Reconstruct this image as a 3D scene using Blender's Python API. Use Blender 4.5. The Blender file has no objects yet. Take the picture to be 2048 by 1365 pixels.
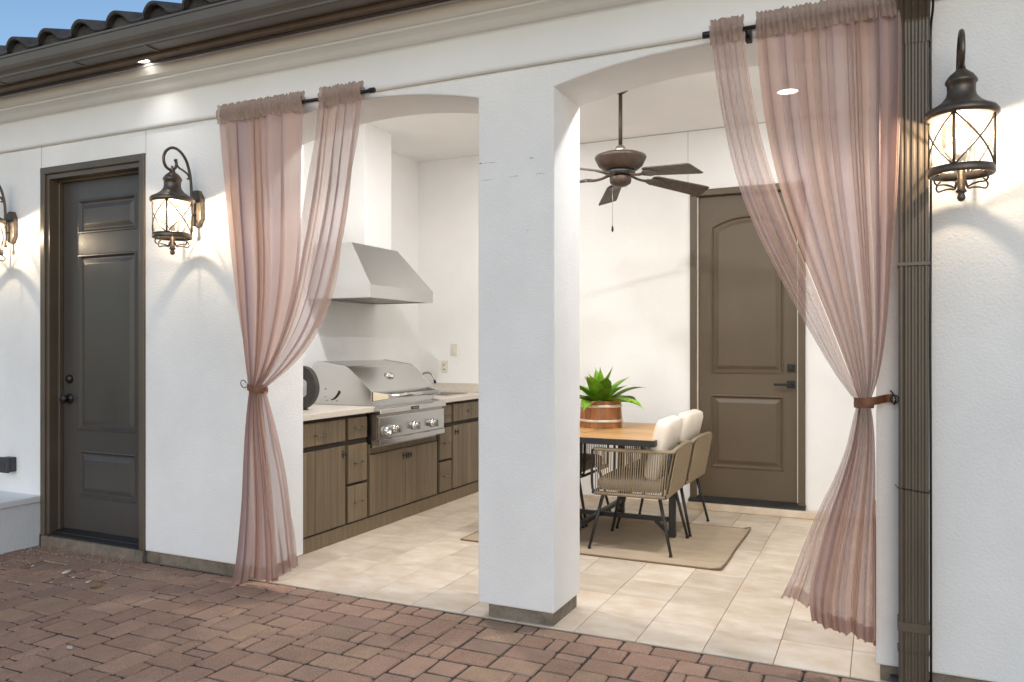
import bpy, bmesh, math, random
from math import sin, cos, pi, radians
from mathutils import Vector, Matrix

random.seed(7)
SC = bpy.context.scene
COL = SC.collection
# ------------------------------------------------------------------ camera
HC = 1.34                       # camera height
YAW = radians(25.1)
FPX, CX, HY = 1578.0, 1024.0, 693.0     # focal length, centre, horizon in photo pixels
cam_d = bpy.data.cameras.new('camera')
cam = bpy.data.objects.new('camera', cam_d)
COL.objects.link(cam)
cam.location = (0, 0, HC)
cam.rotation_euler = (radians(90), 0, YAW)
cam_d.sensor_width = 36.0
cam_d.lens = 36.0 * FPX / 2048.0
cam_d.shift_y = (HY - 682.5) / 2048.0
cam_d.clip_start = 0.05
cam_d.clip_end = 500
SC.camera = cam
# ------------------------------------------------------------------ sky, sun, exposure
SUN_EL, SUN_AZ = 17.0, 166.0       # degrees; azimuth clockwise from +Y: behind the camera
world = bpy.data.worlds.new('World')
SC.world = world
world.use_nodes = True
wn = world.node_tree
bg = wn.nodes['Background']
sky = wn.nodes.new('ShaderNodeTexSky')
sky.sky_type = 'NISHITA'
sky.sun_disc = False
sky.sun_elevation = radians(SUN_EL)
sky.sun_rotation = radians(SUN_AZ)
sky.air_density = 1.0
sky.dust_density = 0.3
sky.ozone_density = 2.2
wn.links.new(sky.outputs['Color'], bg.inputs['Color'])
bg.inputs['Strength'].default_value = 0.13
sun_d = bpy.data.lights.new('sun', 'SUN')
sun = bpy.data.objects.new('sun', sun_d)
COL.objects.link(sun)
sun_d.energy = 0.68
sun_d.angle = radians(50)
sun_d.color = (1.0, 0.90, 0.78)
az, el = radians(SUN_AZ), radians(SUN_EL)
sdir = Vector((sin(az) * cos(el), cos(az) * cos(el), sin(el)))
sun.rotation_euler = sdir.to_track_quat('Z', 'Y').to_euler()
SC.view_settings.view_transform = 'Standard'
SC.view_settings.look = 'None'
SC.view_settings.gamma = 1.0
SC.view_settings.exposure = 0.5
SC.view_settings.use_curve_mapping = False
SC.cycles.max_bounces = 10
SC.cycles.diffuse_bounces = 8
SC.cycles.glossy_bounces = 4
SC.cycles.transmission_bounces = 6
SC.cycles.transparent_max_bounces = 24
SC.cycles.caustics_reflective = False
SC.cycles.caustics_refractive = False
SC.cycles.sample_clamp_indirect = 4.0
SC.cycles.use_denoising = True

# ------------------------------------------------------------------ helpers
CY_, SY_ = cos(YAW), sin(YAW)


def ray(px, py):
    u = (px - CX) / FPX
    return Vector((u * CY_ - SY_, u * SY_ + CY_, -(py - HY) / FPX))


def on_y(px, py, Y):
    r = ray(px, py)
    return Vector((0, 0, HC)) + r * (Y / r.y)


def project(p):
    q = Vector(p) - Vector((0, 0, HC))
    r = q.x * CY_ + q.y * SY_
    f = -q.x * SY_ + q.y * CY_
    if f < 0.05:
        return (-9999, -9999)
    return (CX + FPX * r / f, HY - FPX * q.z / f)


class MB:
    def __init__(s):
        s.v, s.f, s.smooth = [], [], []

    def add(s, verts, faces, smooth=False):
        o = len(s.v)
        s.v += [Vector(p) for p in verts]
        s.f += [tuple(i + o for i in f) for f in faces]
        s.smooth += [smooth] * len(faces)
        return s

    def box(s, x0, x1, y0, y1, z0, z1):
        return s.add([(x0, y0, z0), (x1, y0, z0), (x1, y1, z0), (x0, y1, z0), (x0, y0, z1), (x1, y0, z1), (x1, y1, z1), (x0, y1, z1)],
                     [(3, 2, 1, 0), (4, 5, 6, 7), (0, 1, 5, 4), (1, 2, 6, 5), (2, 3, 7, 6), (3, 0, 4, 7)])

    def bar(s, a, b, w, h, up=(0, 0, 1)):
        a, b = Vector(a), Vector(b)
        d = (b - a).normalized()
        up = Vector(up)
        if abs(d.dot(up)) > 0.98:
            up = Vector((1, 0, 0))
        x = d.cross(up).normalized() * w / 2
        y = x.cross(d).normalized() * h / 2
        vs = [p + x * i + y * j for p in (a, b) for i, j in ((-1, -1), (1, -1), (1, 1), (-1, 1))]
        return s.add(vs, [(0, 1, 2, 3), (7, 6, 5, 4), (0, 4, 5, 1), (1, 5, 6, 2), (2, 6, 7, 3), (3, 7, 4, 0)])

    def tube(s, pts, r, n=8, closed=False, smooth=True, caps=True):
        pts = [Vector(p) for p in pts]
        m = len(pts)
        rs = r if isinstance(r, (list, tuple)) else [r] * m
        nrm = None
        vs = []
        for i, p in enumerate(pts):
            if closed:
                d = pts[(i + 1) % m] - pts[i - 1]
            else:
                d = pts[min(i + 1, m - 1)] - pts[max(i - 1, 0)]
            d.normalize()
            if nrm is None:
                nrm = Vector((0, 0, 1)) if abs(d.z) < 0.9 else Vector((1, 0, 0))
            nrm = (nrm - d * nrm.dot(d)).normalized()
            b = d.cross(nrm)
            for k in range(n):
                a = 2 * pi * k / n
                vs.append(p + (nrm * cos(a) + b * sin(a)) * rs[i])
        fs = []
        for i in range(m if closed else m - 1):
            j = (i + 1) % m
            for k in range(n):
                k2 = (k + 1) % n
                fs.append((i * n + k, i * n + k2, j * n + k2, j * n + k))
        s.add(vs, fs, smooth)
        if not closed and caps:
            o = len(s.v) - len(vs)
            s.f.append(tuple(o + k for k in reversed(range(n))))
            s.f.append(tuple(o + (m - 1) * n + k for k in range(n)))
            s.smooth += [False, False]
        return s

    def lathe(s, prof, c=(0, 0, 0), n=24, axis='Z', smooth=True):
        """prof: (radius, height) list"""
        c = Vector(c)
        vs, fs = [], []
        for r, h in prof:
            for k in range(n):
                a = 2 * pi * k / n
                if axis == 'Z':
                    vs.append(c + Vector((r * cos(a), r * sin(a), h)))
                elif axis == 'Y':
                    vs.append(c + Vector((r * cos(a), h, r * sin(a))))
                else:
                    vs.append(c + Vector((h, r * cos(a), r * sin(a))))
        m = len(prof)
        for i in range(m - 1):
            for k in range(n):
                k2 = (k + 1) % n
                fs.append((i * n + k, i * n + k2, (i + 1) * n + k2, (i + 1) * n + k))
        fs.append(tuple(reversed(range(n))))
        fs.append(tuple((m - 1) * n + k for k in range(n)))
        return s.add(vs, fs, smooth)

    def prism(s, poly, axis, a, b):
        """poly: 2D points; axis 'X': poly=(y,z); 'Y': (x,z); 'Z': (x,y)"""
        def P(p, t):
            return {'X': (t, p[0], p[1]), 'Y': (p[0], t, p[1]), 'Z': (p[0], p[1], t)}[axis]
        n = len(poly)
        vs = [P(p, a) for p in poly] + [P(p, b) for p in poly]
        fs = [tuple(reversed(range(n))), tuple(range(n, 2 * n))]
        for i in range(n):
            j = (i + 1) % n
            fs.append((i, j, n + j, n + i))
        return s.add(vs, fs)

    def grid(s, fn, nu, nv, smooth=True):
        vs = [fn(i / nu, j / nv) for j in range(nv + 1) for i in range(nu + 1)]
        fs = []
        for j in range(nv):
            for i in range(nu):
                a = j * (nu + 1) + i
                fs.append((a, a + 1, a + nu + 2, a + nu + 1))
        return s.add(vs, fs, smooth)

    def build(s, name, mat, parent=None, bevel=0, seg=2, edge_filter=None, all_smooth=False):
        off = Vector((0, 0, 0))
        if parent is not None:
            p = parent
            while p is not None:
                off += p.location
                p = p.parent
        me = bpy.data.meshes.new(name)
        me.from_pydata([v - off for v in s.v], [], s.f)
        bm = bmesh.new()
        bm.from_mesh(me)
        for f, sm in zip(bm.faces, s.smooth):
            f.smooth = sm or all_smooth
        bmesh.ops.recalc_face_normals(bm, faces=bm.faces)
        if bevel:
            ed = []
            for e in bm.edges:
                if len(e.link_faces) == 2 and e.calc_face_angle(0) > radians(28):
                    if edge_filter is None or edge_filter(e, off):
                        ed.append(e)
            if ed:
                bmesh.ops.bevel(bm, geom=ed, offset=bevel, segments=seg, profile=0.5, affect='EDGES', clamp_overlap=True)
        bm.to_mesh(me)
        bm.free()
        me.materials.append(mat)
        o = bpy.data.objects.new(name, me)
        COL.objects.link(o)
        if parent is not None:
            o.parent = parent
        return o


def thing(name, label, cat, loc=(0, 0, 0), group=None):
    o = bpy.data.objects.new(name, None)
    o.empty_display_size = 0.1
    COL.objects.link(o)
    o.location = loc
    o['label'] = label
    o['category'] = cat
    if group:
        o['group'] = group
    return o


def tag(o, label, cat, group=None):
    o['label'] = label
    o['category'] = cat
    if group:
        o['group'] = group
    return o


def structure(o, label=None):
    o['kind'] = 'structure'
    if label:
        o['label'] = label
    return o


def copy_tree(o, parent=None):
    c = o.copy()
    COL.objects.link(c)
    c.parent = parent
    for ch in o.children:
        copy_tree(ch, c)
    return c


def smooth_path(pts, k=8):
    pts = [Vector(p) for p in pts]
    out = []
    n = len(pts)
    for i in range(n - 1):
        p0, p1, p2, p3 = pts[max(i - 1, 0)], pts[i], pts[i + 1], pts[min(i + 2, n - 1)]
        for j in range(k):
            t = j / k
            out.append(0.5 * ((2 * p1) + (p2 - p0) * t + (2 * p0 - 5 * p1 + 4 * p2 - p3) * t * t + (3 * p1 - p0 - 3 * p2 + p3) * t ** 3))
    out.append(pts[-1])
    return out


# ------------------------------------------------------------------ materials
def pmat(name, base, rough=0.5, metal=0.0, var=0.12, vscale=4.0, base2=None, bump=0.0, bscale=60.0, bump2=0.0, b2scale=8.0,
         stretch=(1, 1, 1), rnd=0.0, ramp=None, rvar=0.0, spec=0.5, dist=0.02, speck=0.0, perobj=False):
    m = bpy.data.materials.new(name)
    m.use_nodes = True
    nt = m.node_tree
    N, L = nt.nodes, nt.links
    b = N['Principled BSDF']
    b.inputs['Metallic'].default_value = metal
    b.inputs['Roughness'].default_value = rough
    b.inputs['Specular IOR Level'].default_value = spec
    geo = N.new('ShaderNodeNewGeometry')
    mp = N.new('ShaderNodeMapping')
    mp.inputs['Scale'].default_value = stretch
    L.new(geo.outputs['Position'], mp.inputs['Vector'])
    if perobj:
        oi0 = N.new('ShaderNodeObjectInfo')
        vm = N.new('ShaderNodeVectorMath')
        vm.operation = 'SCALE'
        vm.inputs[0].default_value = (37.0, 23.0, 11.0)
        L.new(oi0.outputs['Random'], vm.inputs['Scale'])
        L.new(vm.outputs['Vector'], mp.inputs['Location'])
    no = N.new('ShaderNodeTexNoise')
    no.inputs['Scale'].default_value = vscale
    no.inputs['Detail'].default_value = 6
    no.inputs['Roughness'].default_value = 0.6
    L.new(mp.outputs['Vector'], no.inputs['Vector'])
    mx = N.new('ShaderNodeMix')
    mx.data_type = 'RGBA'
    mr = N.new('ShaderNodeMapRange')
    mr.inputs['From Min'].default_value = 0.3
    mr.inputs['From Max'].default_value = 0.7
    L.new(no.outputs['Fac'], mr.inputs['Value'])
    L.new(mr.outputs['Result'], mx.inputs['Factor'])
    c1 = tuple(min(1, x * (1 - var)) for x in base)
    c2 = tuple(min(1, x * (1 + var)) for x in base) if base2 is None else base2
    mx.inputs['A'].default_value = (*c1, 1)
    mx.inputs['B'].default_value = (*c2, 1)
    col = mx.outputs['Result']
    if ramp or rnd:
        oi = N.new('ShaderNodeObjectInfo')
    if ramp:
        cr = N.new('ShaderNodeValToRGB')
        cr.color_ramp.interpolation = 'LINEAR'
        els = cr.color_ramp.elements
        for i, c in enumerate(ramp):
            pos = i / (len(ramp) - 1)
            e = els[i] if i < 2 else els.new(pos)
            e.position = pos
            e.color = (*c, 1)
        L.new(oi.outputs['Random'], cr.inputs['Fac'])
        mm = N.new('ShaderNodeMix')
        mm.data_type = 'RGBA'
        mm.blend_type = 'MULTIPLY'
        mm.inputs['Factor'].default_value = 1
        L.new(col, mm.inputs['A'])
        L.new(cr.outputs['Color'], mm.inputs['B'])
        col = mm.outputs['Result']
    if rnd:
        hs = N.new('ShaderNodeHueSaturation')
        m2 = N.new('ShaderNodeMapRange')
        m2.inputs['To Min'].default_value = 1 - rnd
        m2.inputs['To Max'].default_value = 1 + rnd
        L.new(oi.outputs['Random'], m2.inputs['Value'])
        L.new(m2.outputs['Result'], hs.inputs['Value'])
        L.new(col, hs.inputs['Color'])
        col = hs.outputs['Color']
    if speck:
        ns = N.new('ShaderNodeTexNoise')
        ns.inputs['Scale'].default_value = 190
        ns.inputs['Detail'].default_value = 3
        L.new(mp.outputs['Vector'], ns.inputs['Vector'])
        ms = N.new('ShaderNodeMapRange')
        ms.inputs['From Min'].default_value = 0.3
        ms.inputs['From Max'].default_value = 0.72
        ms.inputs['To Min'].default_value = 1 - speck
        ms.inputs['To Max'].default_value = 1 + speck
        L.new(ns.outputs['Fac'], ms.inputs['Value'])
        h2 = N.new('ShaderNodeHueSaturation')
        L.new(ms.outputs['Result'], h2.inputs['Value'])
        L.new(col, h2.inputs['Color'])
        col = h2.outputs['Color']
    L.new(col, b.inputs['Base Color'])
    if rvar:
        m3 = N.new('ShaderNodeMapRange')
        m3.inputs['To Min'].default_value = max(0.02, rough - rvar)
        m3.inputs['To Max'].default_value = min(1, rough + rvar)
        L.new(no.outputs['Fac'], m3.inputs['Value'])
        L.new(m3.outputs['Result'], b.inputs['Roughness'])
    last = None
    for st, sc in ((bump2, b2scale), (bump, bscale)):
        if st:
            nb = N.new('ShaderNodeTexNoise')
            nb.inputs['Scale'].default_value = sc
            nb.inputs['Detail'].default_value = 5
            L.new(mp.outputs['Vector'], nb.inputs['Vector'])
            bp = N.new('ShaderNodeBump')
            bp.inputs['Strength'].default_value = st
            bp.inputs['Distance'].default_value = dist
            L.new(nb.outputs['Fac'], bp.inputs['Height'])
            if last:
                L.new(last, bp.inputs['Normal'])
            last = bp.outputs['Normal']
    if last:
        L.new(last, b.inputs['Normal'])
    return m


def emat(name, color, strength):
    m = bpy.data.materials.new(name)
    m.use_nodes = True
    nt = m.node_tree
    nt.nodes.remove(nt.nodes['Principled BSDF'])
    e = nt.nodes.new('ShaderNodeEmission')
    e.inputs['Color'].default_value = (*color, 1)
    e.inputs['Strength'].default_value = strength
    nt.links.new(e.outputs['Emission'], nt.nodes['Material Output'].inputs['Surface'])
    return m


def sheer_mat(name, color, opacity, trans=0.55):
    m = bpy.data.materials.new(name)
    m.use_nodes = True
    nt = m.node_tree
    N, L = nt.nodes, nt.links
    N.remove(N['Principled BSDF'])
    d = N.new('ShaderNodeBsdfDiffuse')
    t = N.new('ShaderNodeBsdfTranslucent')
    tr = N.new('ShaderNodeBsdfTransparent')
    at_ = N.new('ShaderNodeAttribute')
    at_.attribute_name = 'tone'
    cm = N.new('ShaderNodeMix')
    cm.data_type = 'RGBA'
    cm.inputs['A'].default_value = (color[0] * .93, color[1] * .99, color[2] * 1.12, 1)
    cm.inputs['B'].default_value = (color[0] * 1.07, color[1] * 1.0, color[2] * .88, 1)
    L.new(at_.outputs['Fac'], cm.inputs['Factor'])
    L.new(cm.outputs['Result'], d.inputs['Color'])
    L.new(cm.outputs['Result'], t.inputs['Color'])
    m1 = N.new('ShaderNodeMixShader')
    m1.inputs[0].default_value = trans
    L.new(d.outputs[0], m1.inputs[1])
    L.new(t.outputs[0], m1.inputs[2])
    m2 = N.new('ShaderNodeMixShader')
    L.new(tr.outputs[0], m2.inputs[1])
    L.new(m1.outputs[0], m2.inputs[2])
    # uneven weave: opacity varies a little along the cloth
    geo = N.new('ShaderNodeNewGeometry')
    no = N.new('ShaderNodeTexNoise')
    no.inputs['Scale'].default_value = 3
    mpp = N.new('ShaderNodeMapping')
    mpp.inputs['Scale'].default_value = (2, 2, 0.5)
    L.new(geo.outputs['Position'], mpp.inputs['Vector'])
    L.new(mpp.outputs['Vector'], no.inputs['Vector'])
    mr = N.new('ShaderNodeMapRange')
    mr.inputs['To Min'].default_value = opacity - 0.12
    mr.inputs['To Max'].default_value = opacity + 0.12
    L.new(no.outputs['Fac'], mr.inputs['Value'])
    ad_ = N.new('ShaderNodeAttribute')
    ad_.attribute_name = 'density'
    mt_ = N.new('ShaderNodeMath')
    mt_.operation = 'ADD'
    mt_.use_clamp = True
    L.new(mr.outputs['Result'], mt_.inputs[0])
    L.new(ad_.outputs['Fac'], mt_.inputs[1])
    L.new(mt_.outputs[0], m2.inputs[0])
    L.new(m2.outputs[0], N['Material Output'].inputs['Surface'])
    return m


def glass_mat(name, glow=0.022, gloss=0.04):
    m = bpy.data.materials.new(name)
    m.use_nodes = True
    nt = m.node_tree
    N, L = nt.nodes, nt.links
    N.remove(N['Principled BSDF'])
    tr = N.new('ShaderNodeBsdfTransparent')
    tl = N.new('ShaderNodeBsdfTranslucent')
    tl.inputs['Color'].default_value = (0.95, 0.9, 0.8, 1)
    gl = N.new('ShaderNodeBsdfGlossy')
    gl.inputs['Roughness'].default_value = 0.12
    geo = N.new('ShaderNodeNewGeometry')
    no = N.new('ShaderNodeTexNoise')
    no.inputs['Scale'].default_value = 130
    L.new(geo.outputs['Position'], no.inputs['Vector'])
    bp = N.new('ShaderNodeBump')
    bp.inputs['Strength'].default_value = 0.6
    bp.inputs['Distance'].default_value = 0.004
    L.new(no.outputs['Fac'], bp.inputs['Height'])
    L.new(bp.outputs['Normal'], gl.inputs['Normal'])
    L.new(bp.outputs['Normal'], tl.inputs['Normal'])
    a = N.new('ShaderNodeMixShader')
    mr = N.new('ShaderNodeMapRange')
    mr.inputs['From Min'].default_value = 0.35
    mr.inputs['From Max'].default_value = 0.65
    mr.inputs['To Min'].default_value = glow * 0.6
    mr.inputs['To Max'].default_value = glow * 1.4
    L.new(no.outputs['Fac'], mr.inputs['Value'])
    L.new(mr.outputs['Result'], a.inputs[0])
    L.new(tr.outputs[0], a.inputs[1])
    L.new(tl.outputs[0], a.inputs[2])
    b = N.new('ShaderNodeMixShader')
    b.inputs[0].default_value = gloss
    L.new(a.outputs[0], b.inputs[1])
    L.new(gl.outputs[0], b.inputs[2])
    L.new(b.outputs[0], N['Material Output'].inputs['Surface'])
    return m


M = {}
M['stucco'] = pmat('stucco', (0.77, 0.77, 0.765), rough=0.85, var=0.05, vscale=2.2, bump=0.27, bscale=90, bump2=0.17, b2scale=8, spec=0.25, dist=0.012)
M['stucco_in'] = pmat('stucco_interior', (0.87, 0.868, 0.86), rough=0.8, var=0.03, vscale=1.6, bump=0.14, bscale=60, bump2=0.20, b2scale=7, spec=0.25, dist=0.012)
M['trim'] = pmat('painted_trim', (0.77, 0.77, 0.765), rough=0.5, var=0.03, vscale=1.0, base2=(0.82, 0.82, 0.815), bump=0.05, bscale=40, bump2=0.08, b2scale=3, dist=0.01)
M['joint'] = pmat('joint', (0.42, 0.42, 0.42), rough=0.9)
M['concrete'] = pmat('concrete', (0.20, 0.165, 0.13), rough=0.95, var=0.35, vscale=11, bump=0.5, bscale=80, bump2=0.4, b2scale=18)
M['bronze'] = pmat('bronze_paint', (0.120, 0.104, 0.088), rough=0.42, var=0.12, vscale=3, bump=0.03, bscale=30, rvar=0.08)
M['spout'] = pmat('downspout_paint', (0.098, 0.076, 0.055), rough=0.38, var=0.14, vscale=5, bump=0.03, bscale=30, stretch=(3, 3, 0.6), rvar=0.1)
M['fascia'] = pmat('fascia_paint', (0.13, 0.09, 0.06), rough=0.6, var=0.2, vscale=6)
M['door_grey'] = pmat('door_grey', (0.060, 0.052, 0.047), spec=0.5, rough=0.34, var=0.12, vscale=4, bump=0.04, bscale=120, stretch=(1, 1, 0.25), rvar=0.1)
M['frame_grey'] = pmat('frame_grey', (0.098, 0.076, 0.054), rough=0.4, var=0.12, vscale=4, bump=0.03, bscale=60)
M['door_brown'] = pmat('door_brown', (0.098, 0.071, 0.044), rough=0.42, var=0.08, vscale=3, bump=0.04, bscale=110, stretch=(1, 1, 0.2), rvar=0.06)
M['black'] = pmat('black_metal', (0.014, 0.014, 0.015), rough=0.38, metal=0.3, var=0.2)
M['blackpaint'] = pmat('black_paint', (0.022, 0.021, 0.021), rough=0.45, var=0.2, vscale=8)
M['lantern'] = pmat('lantern_bronze', (0.125, 0.10, 0.08), rough=0.38, metal=0.55, var=0.3, vscale=16, bump=0.04, bscale=60)
M['steel'] = pmat('brushed_steel', (0.57, 0.57, 0.565), rough=0.20, metal=1.0, var=0.04, vscale=1.5, rvar=0.03)
M['steel_d'] = pmat('dull_steel', (0.42, 0.39, 0.35), rough=0.34, metal=1.0, var=0.12, vscale=20, rvar=0.1)
M['pewter'] = pmat('pewter', (0.20, 0.185, 0.165), rough=0.35, metal=0.9, var=0.15, vscale=20)
M['cab'] = pmat('stained_cabinet', (0.160, 0.118, 0.072), rough=0.6, var=0.22, vscale=16, bump=0.12, bscale=50, stretch=(1, 2.2, 0.10), perobj=True, rnd=0.13, dist=0.006)
M['cab_in'] = pmat('cabinet_gap', (0.035, 0.028, 0.02), rough=0.8)
M['counter'] = pmat('quartz_counter', (0.62, 0.56, 0.49), rough=0.3, var=0.06, vscale=35, bump=0.0)
M['sinkm'] = pmat('sink_dark', (0.10, 0.09, 0.08), rough=0.4)
M['travertine'] = pmat('travertine', (0.57, 0.45, 0.325), base2=(0.70, 0.62, 0.52), rough=0.42, var=0.04, vscale=6.5, stretch=(0.9, 1.35, 1), perobj=True, bump=0.05, bscale=60, bump2=0.05, b2scale=8, rnd=0.10, rvar=0.1, dist=0.01)
M['grout'] = pmat('grout', (0.28, 0.225, 0.16), rough=0.9)
M['sand'] = pmat('joint_sand', (0.06, 0.046, 0.035), rough=1.0, var=0.4, vscale=30, bump=0.5, bscale=120)
M['dirt'] = pmat('dirt', (0.12, 0.09, 0.065), rough=1.0, var=0.3, vscale=3, bump=0.5, bscale=30)
M['paver'] = pmat('concrete_paver', (0.80, 0.80, 0.80), base2=(1, 1, 1), rough=0.88, var=0.0, perobj=True, vscale=9, bump=0.55, bscale=210, bump2=0.3, b2scale=40,
                  speck=0.30, ramp=[(0.425, 0.266, 0.185), (0.351, 0.222, 0.160), (0.449, 0.284, 0.200), (0.433, 0.284, 0.189), (0.376, 0.231, 0.163), (0.466, 0.296, 0.211), (0.319, 0.210, 0.156), (0.458, 0.304, 0.196)], spec=0.3, dist=0.006)
M['rug'] = pmat('woven_rug', (0.46, 0.365, 0.26), rough=0.95, var=0.1, vscale=7, bump=0.5, bscale=260, stretch=(0.5, 1.6, 1), spec=0.1, dist=0.006)
M['rug_edge'] = pmat('rug_binding', (0.20, 0.135, 0.08), rough=0.9)
M['teak'] = pmat('teak', (0.42, 0.215, 0.075), base2=(0.62, 0.36, 0.14), rough=0.42, var=0.1, vscale=14, stretch=(0.18, 2.2, 1), perobj=True, bump=0.05, bscale=40, rnd=0.12)
M['bucket'] = pmat('cedar', (0.27, 0.095, 0.028), base2=(0.45, 0.19, 0.06), rough=0.4, var=0.1, vscale=20, stretch=(1, 1, 0.15), rnd=0.2, bump=0.05, bscale=50)
M['hoop'] = pmat('hoop', (0.72, 0.64, 0.55), rough=0.4, metal=0.2, var=0.12, vscale=40)
M['soil'] = pmat('soil', (0.03, 0.022, 0.015), rough=1, bump=0.6, bscale=90)
M['leaf'] = pmat('leaf', (0.070, 0.20, 0.012), base2=(0.25, 0.46, 0.03), rough=0.42, vscale=13, rnd=0.45, bump=0.1, bscale=30)
M['leaf'].node_tree.nodes['Principled BSDF'].inputs['Subsurface Weight'].default_value = 0.0
M['rope'] = pmat('rope', (0.27, 0.212, 0.137), rough=0.8, var=0.15, vscale=60, bump=0.3, bscale=500, dist=0.003)
M['cushion_w'] = pmat('cushion_white', (0.74, 0.68, 0.60), rough=0.95, var=0.05, vscale=9, bump=0.2, bscale=350, bump2=0.2, b2scale=12, spec=0.1, dist=0.006)
M['cushion_t'] = pmat('cushion_taupe', (0.36, 0.30, 0.235), rough=0.95, var=0.08, vscale=9, bump=0.2, bscale=350, bump2=0.2, b2scale=12, spec=0.1, dist=0.006)
M['fanmetal'] = pmat('fan_bronze', (0.075, 0.05, 0.037), rough=0.45, metal=0.35, var=0.25, vscale=18)
M['blade'] = pmat('fan_blade', (0.085, 0.063, 0.048), rough=0.6, var=0.3, vscale=14, bump=0.1, bscale=60, stretch=(1.5, 1.5, 1))
M['rooftile'] = pmat('roof_tile', (0.066, 0.064, 0.064), rough=0.85, var=0.35, vscale=9, bump=0.4, bscale=70, rnd=0.2)
M['plastic_w'] = pmat('ivory_plastic', (0.72, 0.68, 0.60), rough=0.4, var=0.03)
M['plastic_g'] = pmat('grey_plastic', (0.05, 0.05, 0.052), rough=0.5, var=0.15)
M['leather'] = pmat('leather', (0.17, 0.062, 0.026), rough=0.5, var=0.25, vscale=30, bump=0.15, bscale=120)
M['sculpt'] = pmat('dark_sculpture', (0.05, 0.043, 0.04), rough=0.7, var=0.25, vscale=12, bump=0.2, bscale=80)
M['oak'] = pmat('stool_wood', (0.34, 0.17, 0.07), rough=0.5, var=0.25, vscale=12, stretch=(2, 2, 0.2))
M['stone'] = pmat('pale_stone', (0.55, 0.48, 0.42), rough=0.9, var=0.15, vscale=60, bump=0.4, bscale=150)
M['dryleaf'] = pmat('dry_leaf', (0.30, 0.16, 0.06), rough=0.8, var=0.2, vscale=50)
M['sheer'] = sheer_mat('sheer_fabric', (0.63, 0.465, 0.415), 0.84, 0.45)
M['sheer_thin'] = sheer_mat('sheer_fabric_thin', (0.62, 0.465, 0.42), 0.58, 0.48)
M['glass'] = glass_mat('seeded_glass')
M['bulb'] = emat('bulb_glow', (1.0, 0.80, 0.55), 30)
_nt = M['bulb'].node_tree
_ad = _nt.nodes.new('ShaderNodeAddShader')
_tr = _nt.nodes.new('ShaderNodeBsdfTransparent')
_em = [n for n in _nt.nodes if n.type == 'EMISSION'][0]
_nt.links.new(_em.outputs[0], _ad.inputs[0])
_nt.links.new(_tr.outputs[0], _ad.inputs[1])
_nt.links.new(_ad.outputs[0], _nt.nodes['Material Output'].inputs['Surface'])
M['candle'] = pmat('candle_sleeve', (0.75, 0.70, 0.6), rough=0.6)
M['lens'] = emat('can_light_lens', (1.0, 0.93, 0.83), 12)
M['badge'] = pmat('badge', (0.05, 0.055, 0.05), rough=0.3, metal=0.6)

# ------------------------------------------------------------------ key dimensions (metres)
D = 3.48                 # front plane of the facade
DB = 3.84                # back of the front wall
BW = 6.60                # back wall of the patio
LW, RW = -4.10, 0.62     # side walls
CEIL = 3.14
O1, O2 = (-3.21, -1.817), (-1.41, -0.02)    # arched openings
SPR, RISE = 2.573, 0.085
DOOR = (-5.10, -4.19, 2.50)                 # left door rough opening
STB = 0.066              # bottom edge of the stucco

# ------------------------------------------------------------------ ground and paving
g = MB()
g.add([(-60, -60, -0.075), (60, -60, -0.075), (60, 60, -0.075), (-60, 60, -0.075)], [(0, 1, 2, 3)])
ground = structure(g.build('ground', M['dirt']), 'bare earth around the patio')
pv = MB()
pv.add([(-7.5, -2.5, -0.009), (4, -2.5, -0.009), (4, D + 0.1, -0.009), (-7.5, D + 0.1, -0.009)], [(0, 1, 2, 3)])
patio = structure(pv.build('paved_courtyard', M['sand']), 'brown concrete paver courtyard in front of the arches')


def paver_mesh(w, h, seed):
    rr = random.Random(seed)
    w2, h2 = w / 2, h / 2
    r = 0.012

    def loop(ins, z):
        out = []
        for cx, cy, a0 in ((w2 - r, h2 - r, 0), (-w2 + r, h2 - r, 90), (-w2 + r, -h2 + r, 180), (w2 - r, -h2 + r, 270)):
            for k in range(3):
                a = radians(a0 + 45 * k)
                j = 1 + rr.uniform(-0.25, 0.25)
                out.append((cx + (r * j - ins) * cos(a) + rr.uniform(-.0012, .0012), cy + (r * j - ins) * sin(a) + rr.uniform(-.0012, .0012), z))
        return out
    L0, L1, L2 = loop(0, -0.03), loop(0.0, -0.007), loop(0.0055, 0.0)
    vs = L0 + L1 + L2
    n = 12
    fs = []
    for a in range(2):
        for k in range(n):
            fs.append((a * n + k, a * n + (k + 1) % n, (a + 1) * n + (k + 1) % n, (a + 1) * n + k))
    fs.append(tuple(2 * n + k for k in range(n)))
    me = bpy.data.meshes.new('paver')
    me.from_pydata(vs, [], fs)
    me.materials.append(M['paver'])
    return me


U = 0.071
sizes = [(2, 2), (3, 2), (2, 3), (2, 1), (1, 2), (3, 3)]
wts = [34, 30, 18, 8, 8, 4]
rects = []
PX0, PX1, PY0, PY1 = -6.4, 1.6, 0.6, D - 0.112
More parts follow.
